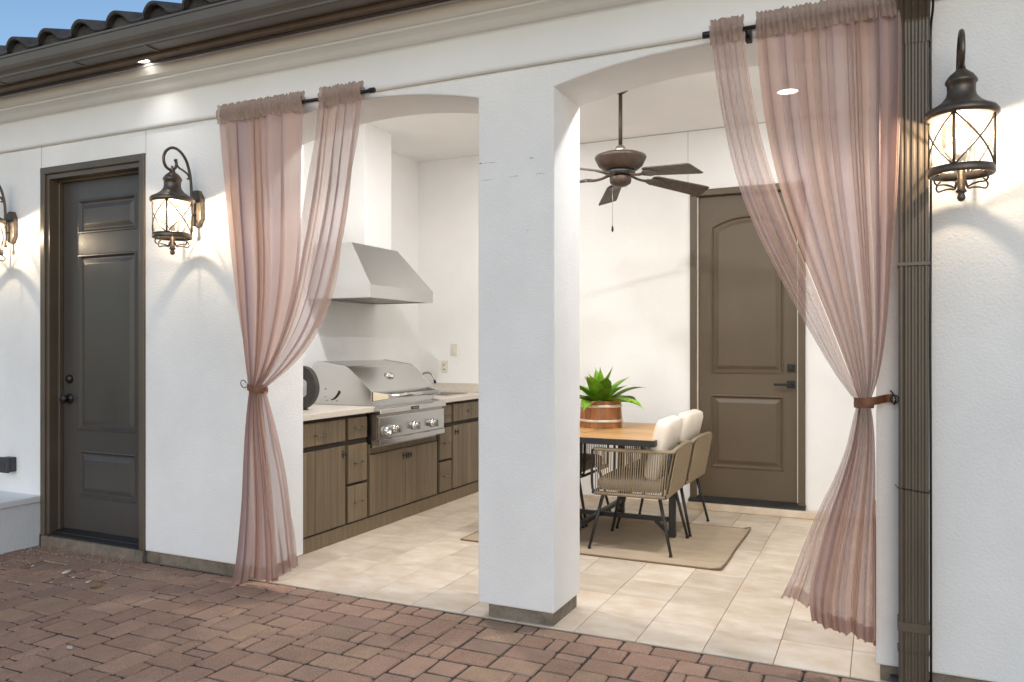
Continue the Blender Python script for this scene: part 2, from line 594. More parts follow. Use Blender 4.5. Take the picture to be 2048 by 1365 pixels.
# border course along the house
x = PX0
rr = random.Random(3)
while x < PX1:
    w = rr.choice([0.085, 0.14, 0.21, 0.21, 0.14])
    rects.append((x, x + w, PY1, D - 0.006))
    x += w
nx, ny = int((PX1 - PX0) / U), int((PY1 - PY0) / U)
occ = [[False] * nx for _ in range(ny)]
for j in range(ny - 1, -1, -1):
    for i in range(nx):
        if occ[j][i]:
            continue
        cand = rr.choices(sizes, wts, k=6) + [(1, 2), (2, 1), (1, 1)]
        for (a, b) in cand:
            if i + a <= nx and j - b + 1 >= 0 and all(not occ[jj][ii] for jj in range(j - b + 1, j + 1) for ii in range(i, i + a)):
                # avoid leaving one-cell slots where possible
                if i + a < nx and i + a + 1 < nx and not occ[j][i + a] and occ[j][i + a + 1] and (a, b) != cand[-1] and rr.random() < 0.75:
                    continue
                for jj in range(j - b + 1, j + 1):
                    for ii in range(i, i + a):
                        occ[jj][ii] = True
                rects.append((PX0 + i * U, PX0 + (i + a) * U, PY1 - (ny - 1 - j + b) * U, PY1 - (ny - 1 - j) * U))
                break
pm = {}
far = MB()
indiv = []
for k, (x0, x1, y0, y1) in enumerate(rects):
    cx, cy = (x0 + x1) / 2, (y0 + y1) / 2
    q = project((cx, cy, 0))
    vis = -70 < q[0] < 2110 and q[1] < 1420 and q[1] > 0 and cx > -5.3
    indiv.append((vis, k, cx, cy, x1 - x0, y1 - y0))
shown = sorted([i for i in indiv if i[0]], key=lambda t: (-CY_ * t[3] + SY_ * t[2]), reverse=True)
nshow = set(i[1] for i in shown[:300])
for vis, k, cx, cy, w, h in indiv:
    key = (round(w, 3), round(h, 3), k % 4)
    if key not in pm:
        pm[key] = paver_mesh(w - 0.007, h - 0.007, k)
    me = pm[key]
    tilt = Matrix.Rotation(rr.gauss(0, 0.006), 4, 'X') @ Matrix.Rotation(rr.gauss(0, 0.006), 4, 'Y') @ Matrix.Rotation(rr.gauss(0, 0.008), 4, 'Z')
    z = -0.0035 + rr.gauss(0, 0.0012)
    if k in nshow:
        o = bpy.data.objects.new('paver', me)
        COL.objects.link(o)
        o.parent = patio
        o.matrix_local = Matrix.Translation((cx, cy, z)) @ tilt
    else:
        vs = [Matrix.Translation((cx, cy, z)) @ tilt @ v.co for v in me.vertices]
        far.add(vs, [tuple(p.vertices) for p in me.polygons])
fo = far.build('outlying_pavers', M['paver'], patio)
fo['kind'] = 'stuff'

# tiled floor of the patio room
fl = MB()
fl.add([(LW, D - 0.002, -0.0045), (RW, D - 0.002, -0.0045), (RW, BW + 0.1, -0.0045), (LW, BW + 0.1, -0.0045)], [(0, 1, 2, 3)])
floor = structure(fl.build('tiled_floor', M['grout']), 'beige travertine tile floor under the arches')
TX, TY, TXO = 0.299, 0.3065, -1.013
tms = []
for s in range(4):
    t = MB()
    t.box(-TX / 2 + .0016, TX / 2 - .0016, -TY / 2 + .0016, TY / 2 - .0016, -0.012, 0)
    o = t.build('tile_src', M['travertine'], None, bevel=0.0012, seg=1)
    tms.append(o.data)
    bpy.data.objects.remove(o)
i0 = int(math.floor((LW - TXO) / TX)) + 2
i1 = int(math.ceil((RW - TXO) / TX))
for i in range(i0, i1):
    for j in range(0, 11):
        cx, cy = TXO + (i + .5) * TX, 3.482 + (j + .5) * TY
        if cx < -3.3 - TX / 2 - 0.1:
            continue
        if cx + TX / 2 > RW or cy + TY / 2 > BW + .28:
            continue
        o = bpy.data.objects.new('floor_tile', tms[(i + j) % 4])
        COL.objects.link(o)
        o.parent = floor
        o.location = (cx, cy, rr.uniform(-.0006, .0003))

# ------------------------------------------------------------------ house
house = thing('house', 'white stucco house with two arched patio openings, brown gutter and dark tile roof', 'house', (-1.6, 3.6, 0))


def arch(x0, x1, n=20):
    """points from x1 to x0 along the arch soffit"""
    c, hw = (x0 + x1) / 2, (x1 - x0) / 2
    R = (hw * hw + RISE * RISE) / (2 * RISE)
    out = []
    for k in range(n + 1):
        xx = x1 + (x0 - x1) * k / n
        out.append((xx, SPR + math.sqrt(max(0, R * R - (xx - c) ** 2)) - (R - RISE)))
    return out


XL, XR = -8.0, 4.0
poly = [(XL, STB), (XL, 3.3), (XR, 3.3), (XR, STB), (O2[1], STB)] + arch(*O2) + [(O2[0], STB), (O1[1], STB)] + arch(*O1) + \
       [(O1[0], STB), (DOOR[1], STB), (DOOR[1], DOOR[2]), (DOOR[0], DOOR[2]), (DOOR[0], STB)]
w = MB()
n = len(poly)
w.add([(p[0], D, p[1]) for p in poly] + [(p[0], DB, p[1]) for p in poly], [(i, (i + 1) % n, n + (i + 1) % n, n + i) for i in range(n)])


def tri_caps(mb, poly, ys):
    bm = bmesh.new()
    vs = [bm.verts.new((p[0], 0, p[1])) for p in poly]
    es = [bm.edges.new((vs[i], vs[(i + 1) % len(vs)])) for i in range(len(vs))]
    bmesh.ops.triangle_fill(bm, edges=es, use_beauty=True)
    bm.verts.index_update()
    for y, fl_ in ys:
        mb.add([(v.co.x, y, v.co.z) for v in bm.verts], [tuple(v.index for v in (f.verts if fl_ else reversed(f.verts))) for f in bm.faces])
    bm.free()


# the column between the arches is its own part, so cut the wall in two there
colx0, colx1 = O1[1], O2[0]
w = MB()
wallpoly = [(XL, STB), (XL, 3.3), (XR, 3.3), (XR, STB), (O2[1], STB)] + arch(*O2) + arch(*O1) + \
           [(O1[0], STB), (DOOR[1], STB), (DOOR[1], DOOR[2]), (DOOR[0], DOOR[2]), (DOOR[0], STB)]
n = len(wallpoly)
w.prism(wallpoly, 'Y', D, DB)


def front_edges(e, off):
    a, b = e.verts[0].co + off, e.verts[1].co + off
    if abs(a.z - SPR) < 0.02 and abs(b.z - SPR) < 0.02 and min(a.x, b.x) > colx0 - .02 and max(a.x, b.x) < colx1 + .02:
        return False
    if abs(a.y - b.y) > 0.01:
        return False
    if max(a.z, b.z) > 3.2 and min(a.z, b.z) > 3.2:
        return False
    return True


front = w.build('front_wall', M['stucco'], house, bevel=0.009, seg=3, edge_filter=front_edges)
c = MB()
c.box(colx0, colx1, D, DB, STB, SPR)


def vert_edges(e, off):
    a, b = e.verts[0].co, e.verts[1].co
    return abs(a.z - b.z) > 0.3 or (a.z + off.z < 0.5 and b.z + off.z < 0.5)


c.build('column', M['stucco'], house, bevel=0.009, seg=3, edge_filter=vert_edges)
# foundation ledge below the stucco
for xa, xb in ((XL, DOOR[0]), (DOOR[1], O1[0] - .03), (colx0 + .05, colx1 - .012), (O2[1] + .015, XR)):
    f = MB(); f.box(xa, xb, D + .021, DB - .02, -.06, STB + .004); f.build('foundation', M['concrete'], house)
# room
b = MB(); b.box(LW - .12, RW + .12, BW, BW + .15, -0.05, 3.3); b.build('back_wall', M['stucco_in'], house)
b = MB(); b.box(LW - .12, LW, DB - .005, BW - .001, -0.05, 3.3); b.build('side_wall', M['stucco_in'], house)
b = MB(); b.box(RW, RW + .12, DB - .005, BW - .001, -0.05, 3.3); b.build('side_wall', M['stucco_in'], house)
b = MB(); b.box(LW + .001, RW - .001, DB + .001, BW - .001, CEIL, CEIL + .1); b.build('ceiling', M['stucco_in'], house)
b = MB(); b.box(LW - .01, -3.76, 5.24, 5.62, 2.1, CEIL + .002); b.build('hood_chase', M['stucco_in'], house, bevel=.004, seg=2)
b = MB(); b.box(-3.30, RW, BW - .014, BW + .01, 0.0, 0.03); b.build('baseboard', M['travertine'], house, bevel=.003, seg=1)
# travertine step below the back door
b = MB(); b.box(-1.45, -0.30, 6.50, BW + .01, 0.0005, 0.058); b.build('door_step', M['travertine'], house, bevel=.006, seg=2)
# control joints
for (px, ya, yb, Y, z0, z1) in ((83, 0, 0, D, 2.53, 2.69), (292, 0, 0, D, 2.53, 2.69), (1376, 0, 0, BW, 2.62, CEIL)):
    q = on_y(px, 500, Y)
    b = MB(); b.box(q.x - .002, q.x + .002, Y - .0012, Y + .002, z0, z1); b.build('control_joint', M['joint'], house)
b = MB(); b.box(-3.0, RW, BW - .003, BW + .002, CEIL - .006, CEIL - .001); b.build('control_joint', M['joint'], house)
# dark scuffs on the column
for (xa, ya, xb, yb, th) in ((957, 328, 966, 327, 2), (968, 327, 995, 325, .9), (1059, 317, 1069, 316, 1.4), (963, 362, 988, 359, .9), (1018, 355, 1037, 352, 1.3), (1072, 349, 1095, 346, 1.0), (1053, 461, 1057, 462, 1.4)):
    a_, b_ = on_y(xa, ya, D), on_y(xb, yb, D)
    s_ = MB()
    nseg = max(1, int((b_.x - a_.x) / .014))
    for k in range(nseg):
        t0, t1 = (k + rr.uniform(0, .3)) / nseg, (k + rr.uniform(.55, 1)) / nseg
        p0, p1 = a_.lerp(b_, t0), a_.lerp(b_, t1)
        hh = th * .0013 * rr.uniform(.6, 1.2)
        s_.add([(p0.x, D - .0012, p0.z - hh), (p1.x, D - .0012, p1.z - hh * .4), (p1.x, D - .0012, p1.z + hh * .5), (p0.x, D - .0012, p0.z + hh)], [(0, 1, 2, 3)])
    s_.build('scuff_mark', M['plastic_g'], house)
# cornice
prof = [(3.50, 2.687), (3.466, 2.687), (3.458, 2.694), (3.455, 2.705), (3.452, 2.872), (3.447, 2.880), (3.435, 2.886), (3.423, 2.897), (3.408, 2.917), (3.392, 2.931), (3.380, 2.938),
        (3.378, 2.948), (3.366, 2.951), (3.352, 2.962), (3.340, 2.982), (3.330, 3.000), (3.322, 3.006), (3.322, 3.022), (3.50, 3.022)]
b = MB(); b.prism(prof, 'X', XL, XR); b.build('cornice', M['trim'], house)
# soffit + fascia + gutter
b = MB(); b.box(XL, XR, 3.235, D, 3.0225, 3.04); b.build('soffit', M['fascia'], house)
b = MB(); b.box(XL, XR, 3.205, 3.2345, 2.995, 3.17); b.build('fascia_board', M['fascia'], house)
gp = [(3.204, 3.135), (3.204, 3.012), (3.112, 3.012), (3.105, 3.016), (3.104, 3.026), (3.098, 3.036), (3.086, 3.050), (3.078, 3.068), (3.074, 3.092), (3.072, 3.112), (3.066, 3.114), (3.065, 3.127), (3.080, 3.130),
      (3.082, 3.124), (3.084, 3.094), (3.096, 3.055), (3.114, 3.028), (3.194, 3.022), (3.194, 3.135)]
b = MB(); b.prism(gp, 'X', XL, XR)
gut = b.build('gutter', M['bronze'], house)
for xx in (-5.05, -4.3, -3.7):
    b = MB(); b.box(xx - .006, xx + .006, 3.09, 3.2, 3.006, 3.0118); b.build('gutter_seam', M['bronze'], gut)
# roof: deck and S-shaped concrete tiles
rz, ry, pitch = 3.165, 3.12, radians(19)
b = MB()
b.prism([(3.20, 3.13), (3.20, 3.165), (9.0, 3.165 + 5.8 * math.tan(pitch)), (9.0, 3.0 + 5.8 * math.tan(pitch))], 'X', XL, XR)
roof = b.build('roof', M['rooftile'], house)


def tile_mesh():
    tw, tl, th = 0.315, 0.42, 0.022
    mb = MB()

    def prof_z(u):
        # barrel over the first 58 % of the width, shallow pan for the rest
        if u < 0.60:
            return 0.012 + 0.062 * max(0.0, sin(pi * (u / 0.60))) ** 0.72
        return 0.012 - 0.006 * sin(pi * (u - 0.6) / 0.4)
    nu = 22
    vs, fs = [], []
    for s_, (yy) in enumerate((0, tl)):
        for k in range(nu + 1):
            u = k / nu
            z = prof_z(u) + yy * 0.0
            vs.append((u * tw, yy, z + th))
        for k in range(nu + 1):
            u = k / nu
            vs.append((u * tw, yy, prof_z(u)))
    m = nu + 1
    for k in range(nu):
        fs.append((k, k + 1, 2 * m + k + 1, 2 * m + k))
        fs.append((m + k, 3 * m + k, 3 * m + k + 1, m + k + 1))
        fs.append((k, m + k, m + k + 1, k + 1))
        fs.append((2 * m + k, 2 * m + k + 1, 3 * m + k + 1, 3 * m + k))
    mb.add(vs, fs, True)
    o = mb.build('tsrc', M['rooftile'])
    me = o.data
    bpy.data.objects.remove(o)
    me2 = MB()
    # mortar bird-stop that closes the barrel end
    pts = [(u / 14 * 0.6 * tw, prof_z(u / 14 * 0.6) + 0.001) for u in range(15)]
    me2.prism([(p[0], p[1]) for p in pts] + [(0.6 * tw, -0.03), (0, -0.03)], 'Y', 0.035, 0.05)
    o = me2.build('bsrc', M['rooftile'])
    mb2 = o.data
    bpy.data.objects.remove(o)
    return me, mb2


tm, bsm = tile_mesh()
roof_off = roof.location + house.location
for row in range(3):
    for i in range(40):
        xx = XL + .05 + i * 0.301
        o = bpy.data.objects.new('roof_tile', tm)
        COL.objects.link(o)
        o.parent = roof
        yy = ry + row * 0.34 * cos(pitch)
        zz = rz - 0.012 + row * (0.34 * math.sin(pitch)) + row * .004
        o.location = Vector((xx, yy, zz + rr.uniform(-.003, .003))) - roof_off
        o.rotation_euler = (pitch - 0.03, 0, rr.gauss(0, .006))
        if row == 0:
            o2 = bpy.data.objects.new('bird_stop', bsm)
            COL.objects.link(o2)
            o2.parent = roof
            o2.location = o.location.copy()
            o2.rotation_euler = o.rotation_euler

# downspout
xs0, xs1, ys0, ys1 = 0.060, 0.163, 3.385, 3.466


def spout_section():
    pts = []
    W_ = xs1 - xs0
    ribs = 4
    for k in range(ribs * 4 + 1):          # front face with flutes
        u = k / (ribs * 4)
        amp = 0.005 if 0.08 < u < 0.92 and (k % 4) in (1, 2) else 0.0
        pts.append((xs0 + .006 + u * (W_ - .012), ys0 + amp))
    pts.append((xs1, ys0 + .006))
    for k in range(9):
        u = k / 8
        pts.append((xs1 - (0.004 if k % 4 in (1, 2) else 0), ys0 + .012 + u * (ys1 - ys0 - .018)))
    pts += [(xs1 - .004, ys1), (xs0 + .004, ys1)]
    for k in range(9):
        u = 1 - k / 8
        pts.append((xs0 + (0.004 if k % 4 in (1, 2) else 0), ys0 + .012 + u * (ys1 - ys0 - .018)))
    pts.append((xs0, ys0 + .006))
    return pts


sec = spout_section()
b = MB(); b.prism(sec, 'Z', 0.03, 2.545)
ds = b.build('downspout', M['spout'], house)
# elbow running forward and up into the gutter
ccx, ccy = (xs0 + xs1) / 2, (ys0 + ys1) / 2
path = smooth_path([(ccy, 2.50), (ccy, 2.58), (ccy - .02, 2.63), (ccy - .09, 2.72), (ccy - .20, 2.86), (ccy - .265, 2.93), (ccy - .275, 3.02)], 5)
path = [Vector((0, p[0], p[1])) for p in [(q[0], q[1]) for q in path]] if False else path
b = MB()
vs, fs = [], []
pp = [(p[0], p[1]) for p in [(v.x, v.y) for v in smooth_path([(ccy, 2.50, 0), (ccy, 2.58, 0), (ccy - .02, 2.63, 0), (ccy - .09, 2.72, 0), (ccy - .20, 2.86, 0), (ccy - .265, 2.93, 0), (ccy - .275, 3.02, 0)], 5)]]
ns = len(sec)
for i, (py, pz) in enumerate(pp):
    a0, a1 = pp[max(i - 1, 0)], pp[min(i + 1, len(pp) - 1)]
    dy, dz = a1[0] - a0[0], a1[1] - a0[1]
    l_ = math.hypot(dy, dz)
    ny_, nz_ = dz / l_, -dy / l_       # in-plane normal
    sc_ = 1.07 + (0.012 if i % 2 else 0)
    for (sx, sy) in sec:
        t = (sy - ccy) * sc_
        vs.append((ccx + (sx - ccx) * sc_, py + t * ny_, pz + t * nz_))
for i in range(len(pp) - 1):
    for k in range(ns):
        fs.append((i * ns + k, i * ns + (k + 1) % ns, (i + 1) * ns + (k + 1) % ns, (i + 1) * ns + k))
b.add(vs, fs)
b.build('elbow', M['spout'], ds)
for zz, hh in ((1.655, .014), (0.262, .036), (0.165, .004)):
    b = MB(); b.box(xs0 - .004, xs1 + .004, ys0 - .004, ys1 + .012, zz - hh / 2, zz + hh / 2); b.build('strap', M['spout'], ds, bevel=.0015, seg=1)
b = MB(); b.tube([(xs0 - .012, ys1 - .01, .795), (xs0 - .003, ys0 - .003, .795), (xs1 + .002, ys0 - .003, .782), (xs1 + .006, ys1, .781)], .0022, 6); b.build('cable_tie', M['black'], ds)
b = MB(); b.tube(smooth_path([(xs1 + .012, ys0 - .09, 2.75), (xs1 + .012, ys0 - .03, 2.62), (xs1 + .006, ys0 + .02, 2.5), (xs1 + .008, ys0 + .03, 2.0), (xs1 + .006, ys0 + .03, 1.4), (xs1 + .008, ys0 + .035, .8), (xs1 + .009, ys0 + .04, .03)], 6), .0045, 6)
b.build('cable', M['black'], ds)
b = MB(); b.box(xs0 - .03, xs1 + .02, ys0 - .03, D + .02, -0.004, .032); b.build('drain_boot', M['plastic_g'], ds, bevel=.006, seg=2)


# ------------------------------------------------------------------ doors
def panel_loops(outline, y0, outward):
    """raised-and-fielded panel inside an outline of (x,z) points; outward = -1: front faces -Y"""
    cx = sum(p[0] for p in outline) / len(outline)
    cz = sum(p[1] for p in outline) / len(outline)
    xs = [p[0] for p in outline]; zs = [p[1] for p in outline]
    hw, hh = (max(xs) - min(xs)) / 2, (max(zs) - min(zs)) / 2
    mx, mz = (max(xs) + min(xs)) / 2, (max(zs) + min(zs)) / 2

    def loop(ins, dep):
        return [(mx + (p[0] - mx) * (hw - ins) / hw, y0 + dep, mz + (p[1] - mz) * (hh - ins) / hh) for p in outline]
    return [loop(0, 0), loop(.004, -.005), loop(.012, -.006), loop(.020, .004), loop(.026, .011), loop(.036, .011), loop(.062, .002), loop(.066, .001)]


def make_door(x0, x1, z0, z1, y, outlines, mat, name='door'):
    bm = bmesh.new()
    outer = [bm.verts.new((a, y, b)) for a, b in ((x0, z0), (x1, z0), (x1, z1), (x0, z1))]
    es = [bm.edges.new((outer[i], outer[(i + 1) % 4])) for i in range(4)]
    for ol in outlines:
        vv = [bm.verts.new((p[0], y, p[1])) for p in ol]
        es += [bm.edges.new((vv[i], vv[(i + 1) % len(vv)])) for i in range(len(vv))]
    bmesh.ops.triangle_fill(bm, edges=es, use_beauty=True)
    bm.verts.index_update()
    mb = MB()
    mb.add([v.co for v in bm.verts], [tuple(v.index for v in f.verts) for f in bm.faces])
    bm.free()
    mb.add([(x0, y, z0), (x1, y, z0), (x1, y, z1), (x0, y, z1), (x0, y + .04, z0), (x1, y + .04, z0), (x1, y + .04, z1), (x0, y + .04, z1)],
           [(0, 4, 5, 1), (1, 5, 6, 2), (2, 6, 7, 3), (3, 7, 4, 0), (4, 7, 6, 5)])
    d = mb.build(name, mat, house)
    for ol in outlines:
        L_ = panel_loops(ol, y, -1)
        n_ = len(ol)
        p_ = MB()
        vs_ = [v for l in L_ for v in l]
        fs_ = [(a * n_ + k, a * n_ + (k + 1) % n_, (a + 1) * n_ + (k + 1) % n_, (a + 1) * n_ + k) for a in range(len(L_) - 1) for k in range(n_)]
        fs_.append(tuple((len(L_) - 1) * n_ + k for k in range(n_)))
        p_.add(vs_, fs_)
        p_.build('panel', mat, d)
    return d


def rect(x0, x1, z0, z1):
    return [(x0, z0), (x1, z0), (x1, z1), (x0, z1)]


# left door
DY = 3.575
dx0, dx1 = -5.065, -4.215
d1 = make_door(dx0, dx1, 0.105, 2.462, DY, [rect(-4.905, -4.345, 2.095, 2.325), rect(-4.905, -4.345, .775, 1.955), rect(-4.905, -4.345, .325, .645)], M['door_grey'])
d1['label'] = 'dark grey three-panel door with black knobs beside the low white wall'
fr = MB()
fr.box(DOOR[0] + .001, dx0 - .001, D + .004, DB, STB, DOOR[2] - .001)
fr.box(dx1 + .001, DOOR[1] - .001, D + .004, DB, STB, DOOR[2] - .001)
fr.box(dx0 - .001, dx1 + .001, D + .004, DB, 2.463, DOOR[2] - .001)
fr.build('door_frame', M['frame_grey'], d1)
fr = MB()                       # brick mould around the opening
for (a, b_, z0, z1) in ((DOOR[0] - .042, DOOR[0] + .004, STB, DOOR[2] + .016), (DOOR[1] - .004, DOOR[1] + .042, STB, DOOR[2] + .016)):
    fr.box(a, b_, D - .012, D + .02, z0, z1)
fr.box(DOOR[0] - .042, DOOR[1] + .042, D - .013, D + .02, DOOR[2] - .006, DOOR[2] + .042)
fr.build('brick_mould', M['frame_grey'], d1, bevel=.006, seg=2)
fr = MB()                       # door stops just in front of the slab
fr.box(dx0 - .003, dx0 + .013, DY - .03, DY - .002, .1, 2.462)
fr.box(dx1 - .013, dx1 + .003, DY - .03, DY - .002, .1, 2.462)
fr.box(dx0, dx1, DY - .03, DY - .002, 2.449, 2.466)
fr.build('door_stop', M['frame_grey'], d1, bevel=.002, seg=1)
t = MB()
t.prism([(D + .004, .068), (D + .004, .078), (D + .03, .086), (D + .034, .092), (DY - .02, .098), (DY - .01, .103), (DY + .06, .103), (DY + .06, .068)], 'X', DOOR[0] + .012, DOOR[1] - .012)
t.build('threshold', M['blackpaint'], d1)
t = MB(); t.box(DOOR[0] - .03, DOOR[1] + .03, D - .018, DB, -.05, .0665); t.build('door_sill', M['concrete'], d1, bevel=.008, seg=2)


def knob(x, y, z, r, parent, name):
    k = MB()
    k.lathe([(r * 1.15, 0), (r * 1.15, -.006), (r * .95, -.010), (r * .42, -.014), (r * .40, -.030), (r * .8, -.036), (r, -.048), (r * .92, -.058), (r * .5, -.063)], (x, y, z), 20, 'Y')
    return k.build(name, M['black'], parent)


knob(-4.985, DY, .985, .030, d1, 'knob')
k = MB(); k.lathe([(.030, 0), (.030, -.008), (.026, -.016), (.018, -.018), (.016, -.022)], (-4.985, DY, 1.118), 20, 'Y'); k.build('deadbolt', M['black'], d1)

# back door
bx0, bx1, bz0, bz1, BY = -1.388, -.600, .098, 2.58, BW + .030
ol = [(-1.283, 1.115), (-.706, 1.115)]
for k in range(17):
    u = k / 16
    xx = -.706 + (-1.283 + .706) * u
    ol.append((xx, 2.335 + .075 * (1 - (2 * u - 1) ** 2)))
# real opening in the back wall: rebuild the wall round it
bpy.data.objects.remove([o for o in house.children if o.name.startswith('back_wall')][0])
b = MB()
b.prism([(LW - .12, -.05), (LW - .12, 3.3), (RW + .12, 3.3), (RW + .12, -.05), (bx1 + .03, -.05), (bx1 + .03, bz1 + .03), (bx0 - .03, bz1 + .03), (bx0 - .03, -.05)], 'Y', BW, BW + .15)
b.build('back_wall', M['stucco_in'], house)
d2 = make_door(bx0, bx1, bz0, bz1, BY, [ol, rect(-1.283, -.706, .338, .942)], M['door_brown'])
d2['label'] = 'brown two-panel door with arched upper panel and black lever in the patio back wall'
fr = MB()
for (a, b_) in ((bx0 - .058, bx0 - .004), (bx1 + .004, bx1 + .058)):
    fr.box(a, b_, BW - .022, BW + .1, .07, bz1 + .004)
fr.box(bx0 - .058, bx1 + .058, BW - .023, BW + .1, bz1 + .0045, bz1 + .058)
fr.build('door_frame', M['door_brown'], d2, bevel=.005, seg=2)
fr = MB()
for (a, b_) in ((bx0 - .0038, bx0 + .004), (bx1 - .004, bx1 + .0038)):
    fr.box(a, b_, BW + .002, BW + .029, .1, bz1)
fr.build('door_stop', M['plastic_w'], d2)
t = MB(); t.prism([(BW - .075, .060), (BW - .075, .074), (BW - .01, .088), (BY - .004, .096), (BY + .05, .096), (BY + .05, .060)], 'X', bx0 - .062, bx1 + .062); t.build('threshold', M['blackpaint'], d2)
lx = -.652
t = MB(); t.box(lx - .031, lx + .031, BY - .010, BY, 1.165 - .031, 1.165 + .031); t.lathe([(.016, 0), (.016, -.012), (.011, -.014)], (lx, BY - .010, 1.165), 16, 'Y'); t.build('deadbolt', M['black'], d2, bevel=.002, seg=1)
t = MB(); t.box(lx - .031, lx + .031, BY - .010, BY, 1.036 - .031, 1.036 + .031); t.lathe([(.011, 0), (.011, -.05)], (lx, BY - .008, 1.036), 14, 'Y'); t.box(lx - .125, lx + .012, BY - .066, BY - .052, 1.036 - .010, 1.036 + .010)
t.build('lever_handle', M['black'], d2, bevel=.002, seg=1)

# ------------------------------------------------------------------ low wall left of the door
lw = thing('garden_wall', 'low white stucco garden wall with smooth cap left of the grey door', 'wall', (-5.5, 3.0, 0))
b = MB(); b.box(-5.62, -5.155, 0.4, D - .001, -.06, .288); b.build('wall_body', M['stucco'], lw, bevel=.006, seg=2)
b = MB(); b.box(-5.66, -5.140, 0.36, D - .001, .2885, .332); b.build('wall_cap', M['trim'], lw, bevel=.007, seg=2)
q = on_y(25, 928, D)
ob = thing('outlet_box', 'dark grey weatherproof outlet box on wall above the low garden wall', 'outlet box', (q.x, D, q.z))
b = MB(); b.box(q.x - .045, q.x + .045, D - .045, D + .002, q.z - .050, q.z + .050); b.build('box', M['plastic_g'], ob, bevel=.006, seg=2)
b = MB(); b.box(q.x - .055, q.x + .050, D - .068, D - .0455, q.z - .055, q.z + .053); b.build('cover', M['plastic_g'], ob, bevel=.008, seg=2)
b = MB(); b.box(q.x - .02, q.x + .02, D - .073, D - .066, q.z - .014, q.z + .014); b.build('latch', M['plastic_g'], ob, bevel=.003, seg=1)

# ------------------------------------------------------------------ lanterns
ZR = 2.178   # height of the cap rim


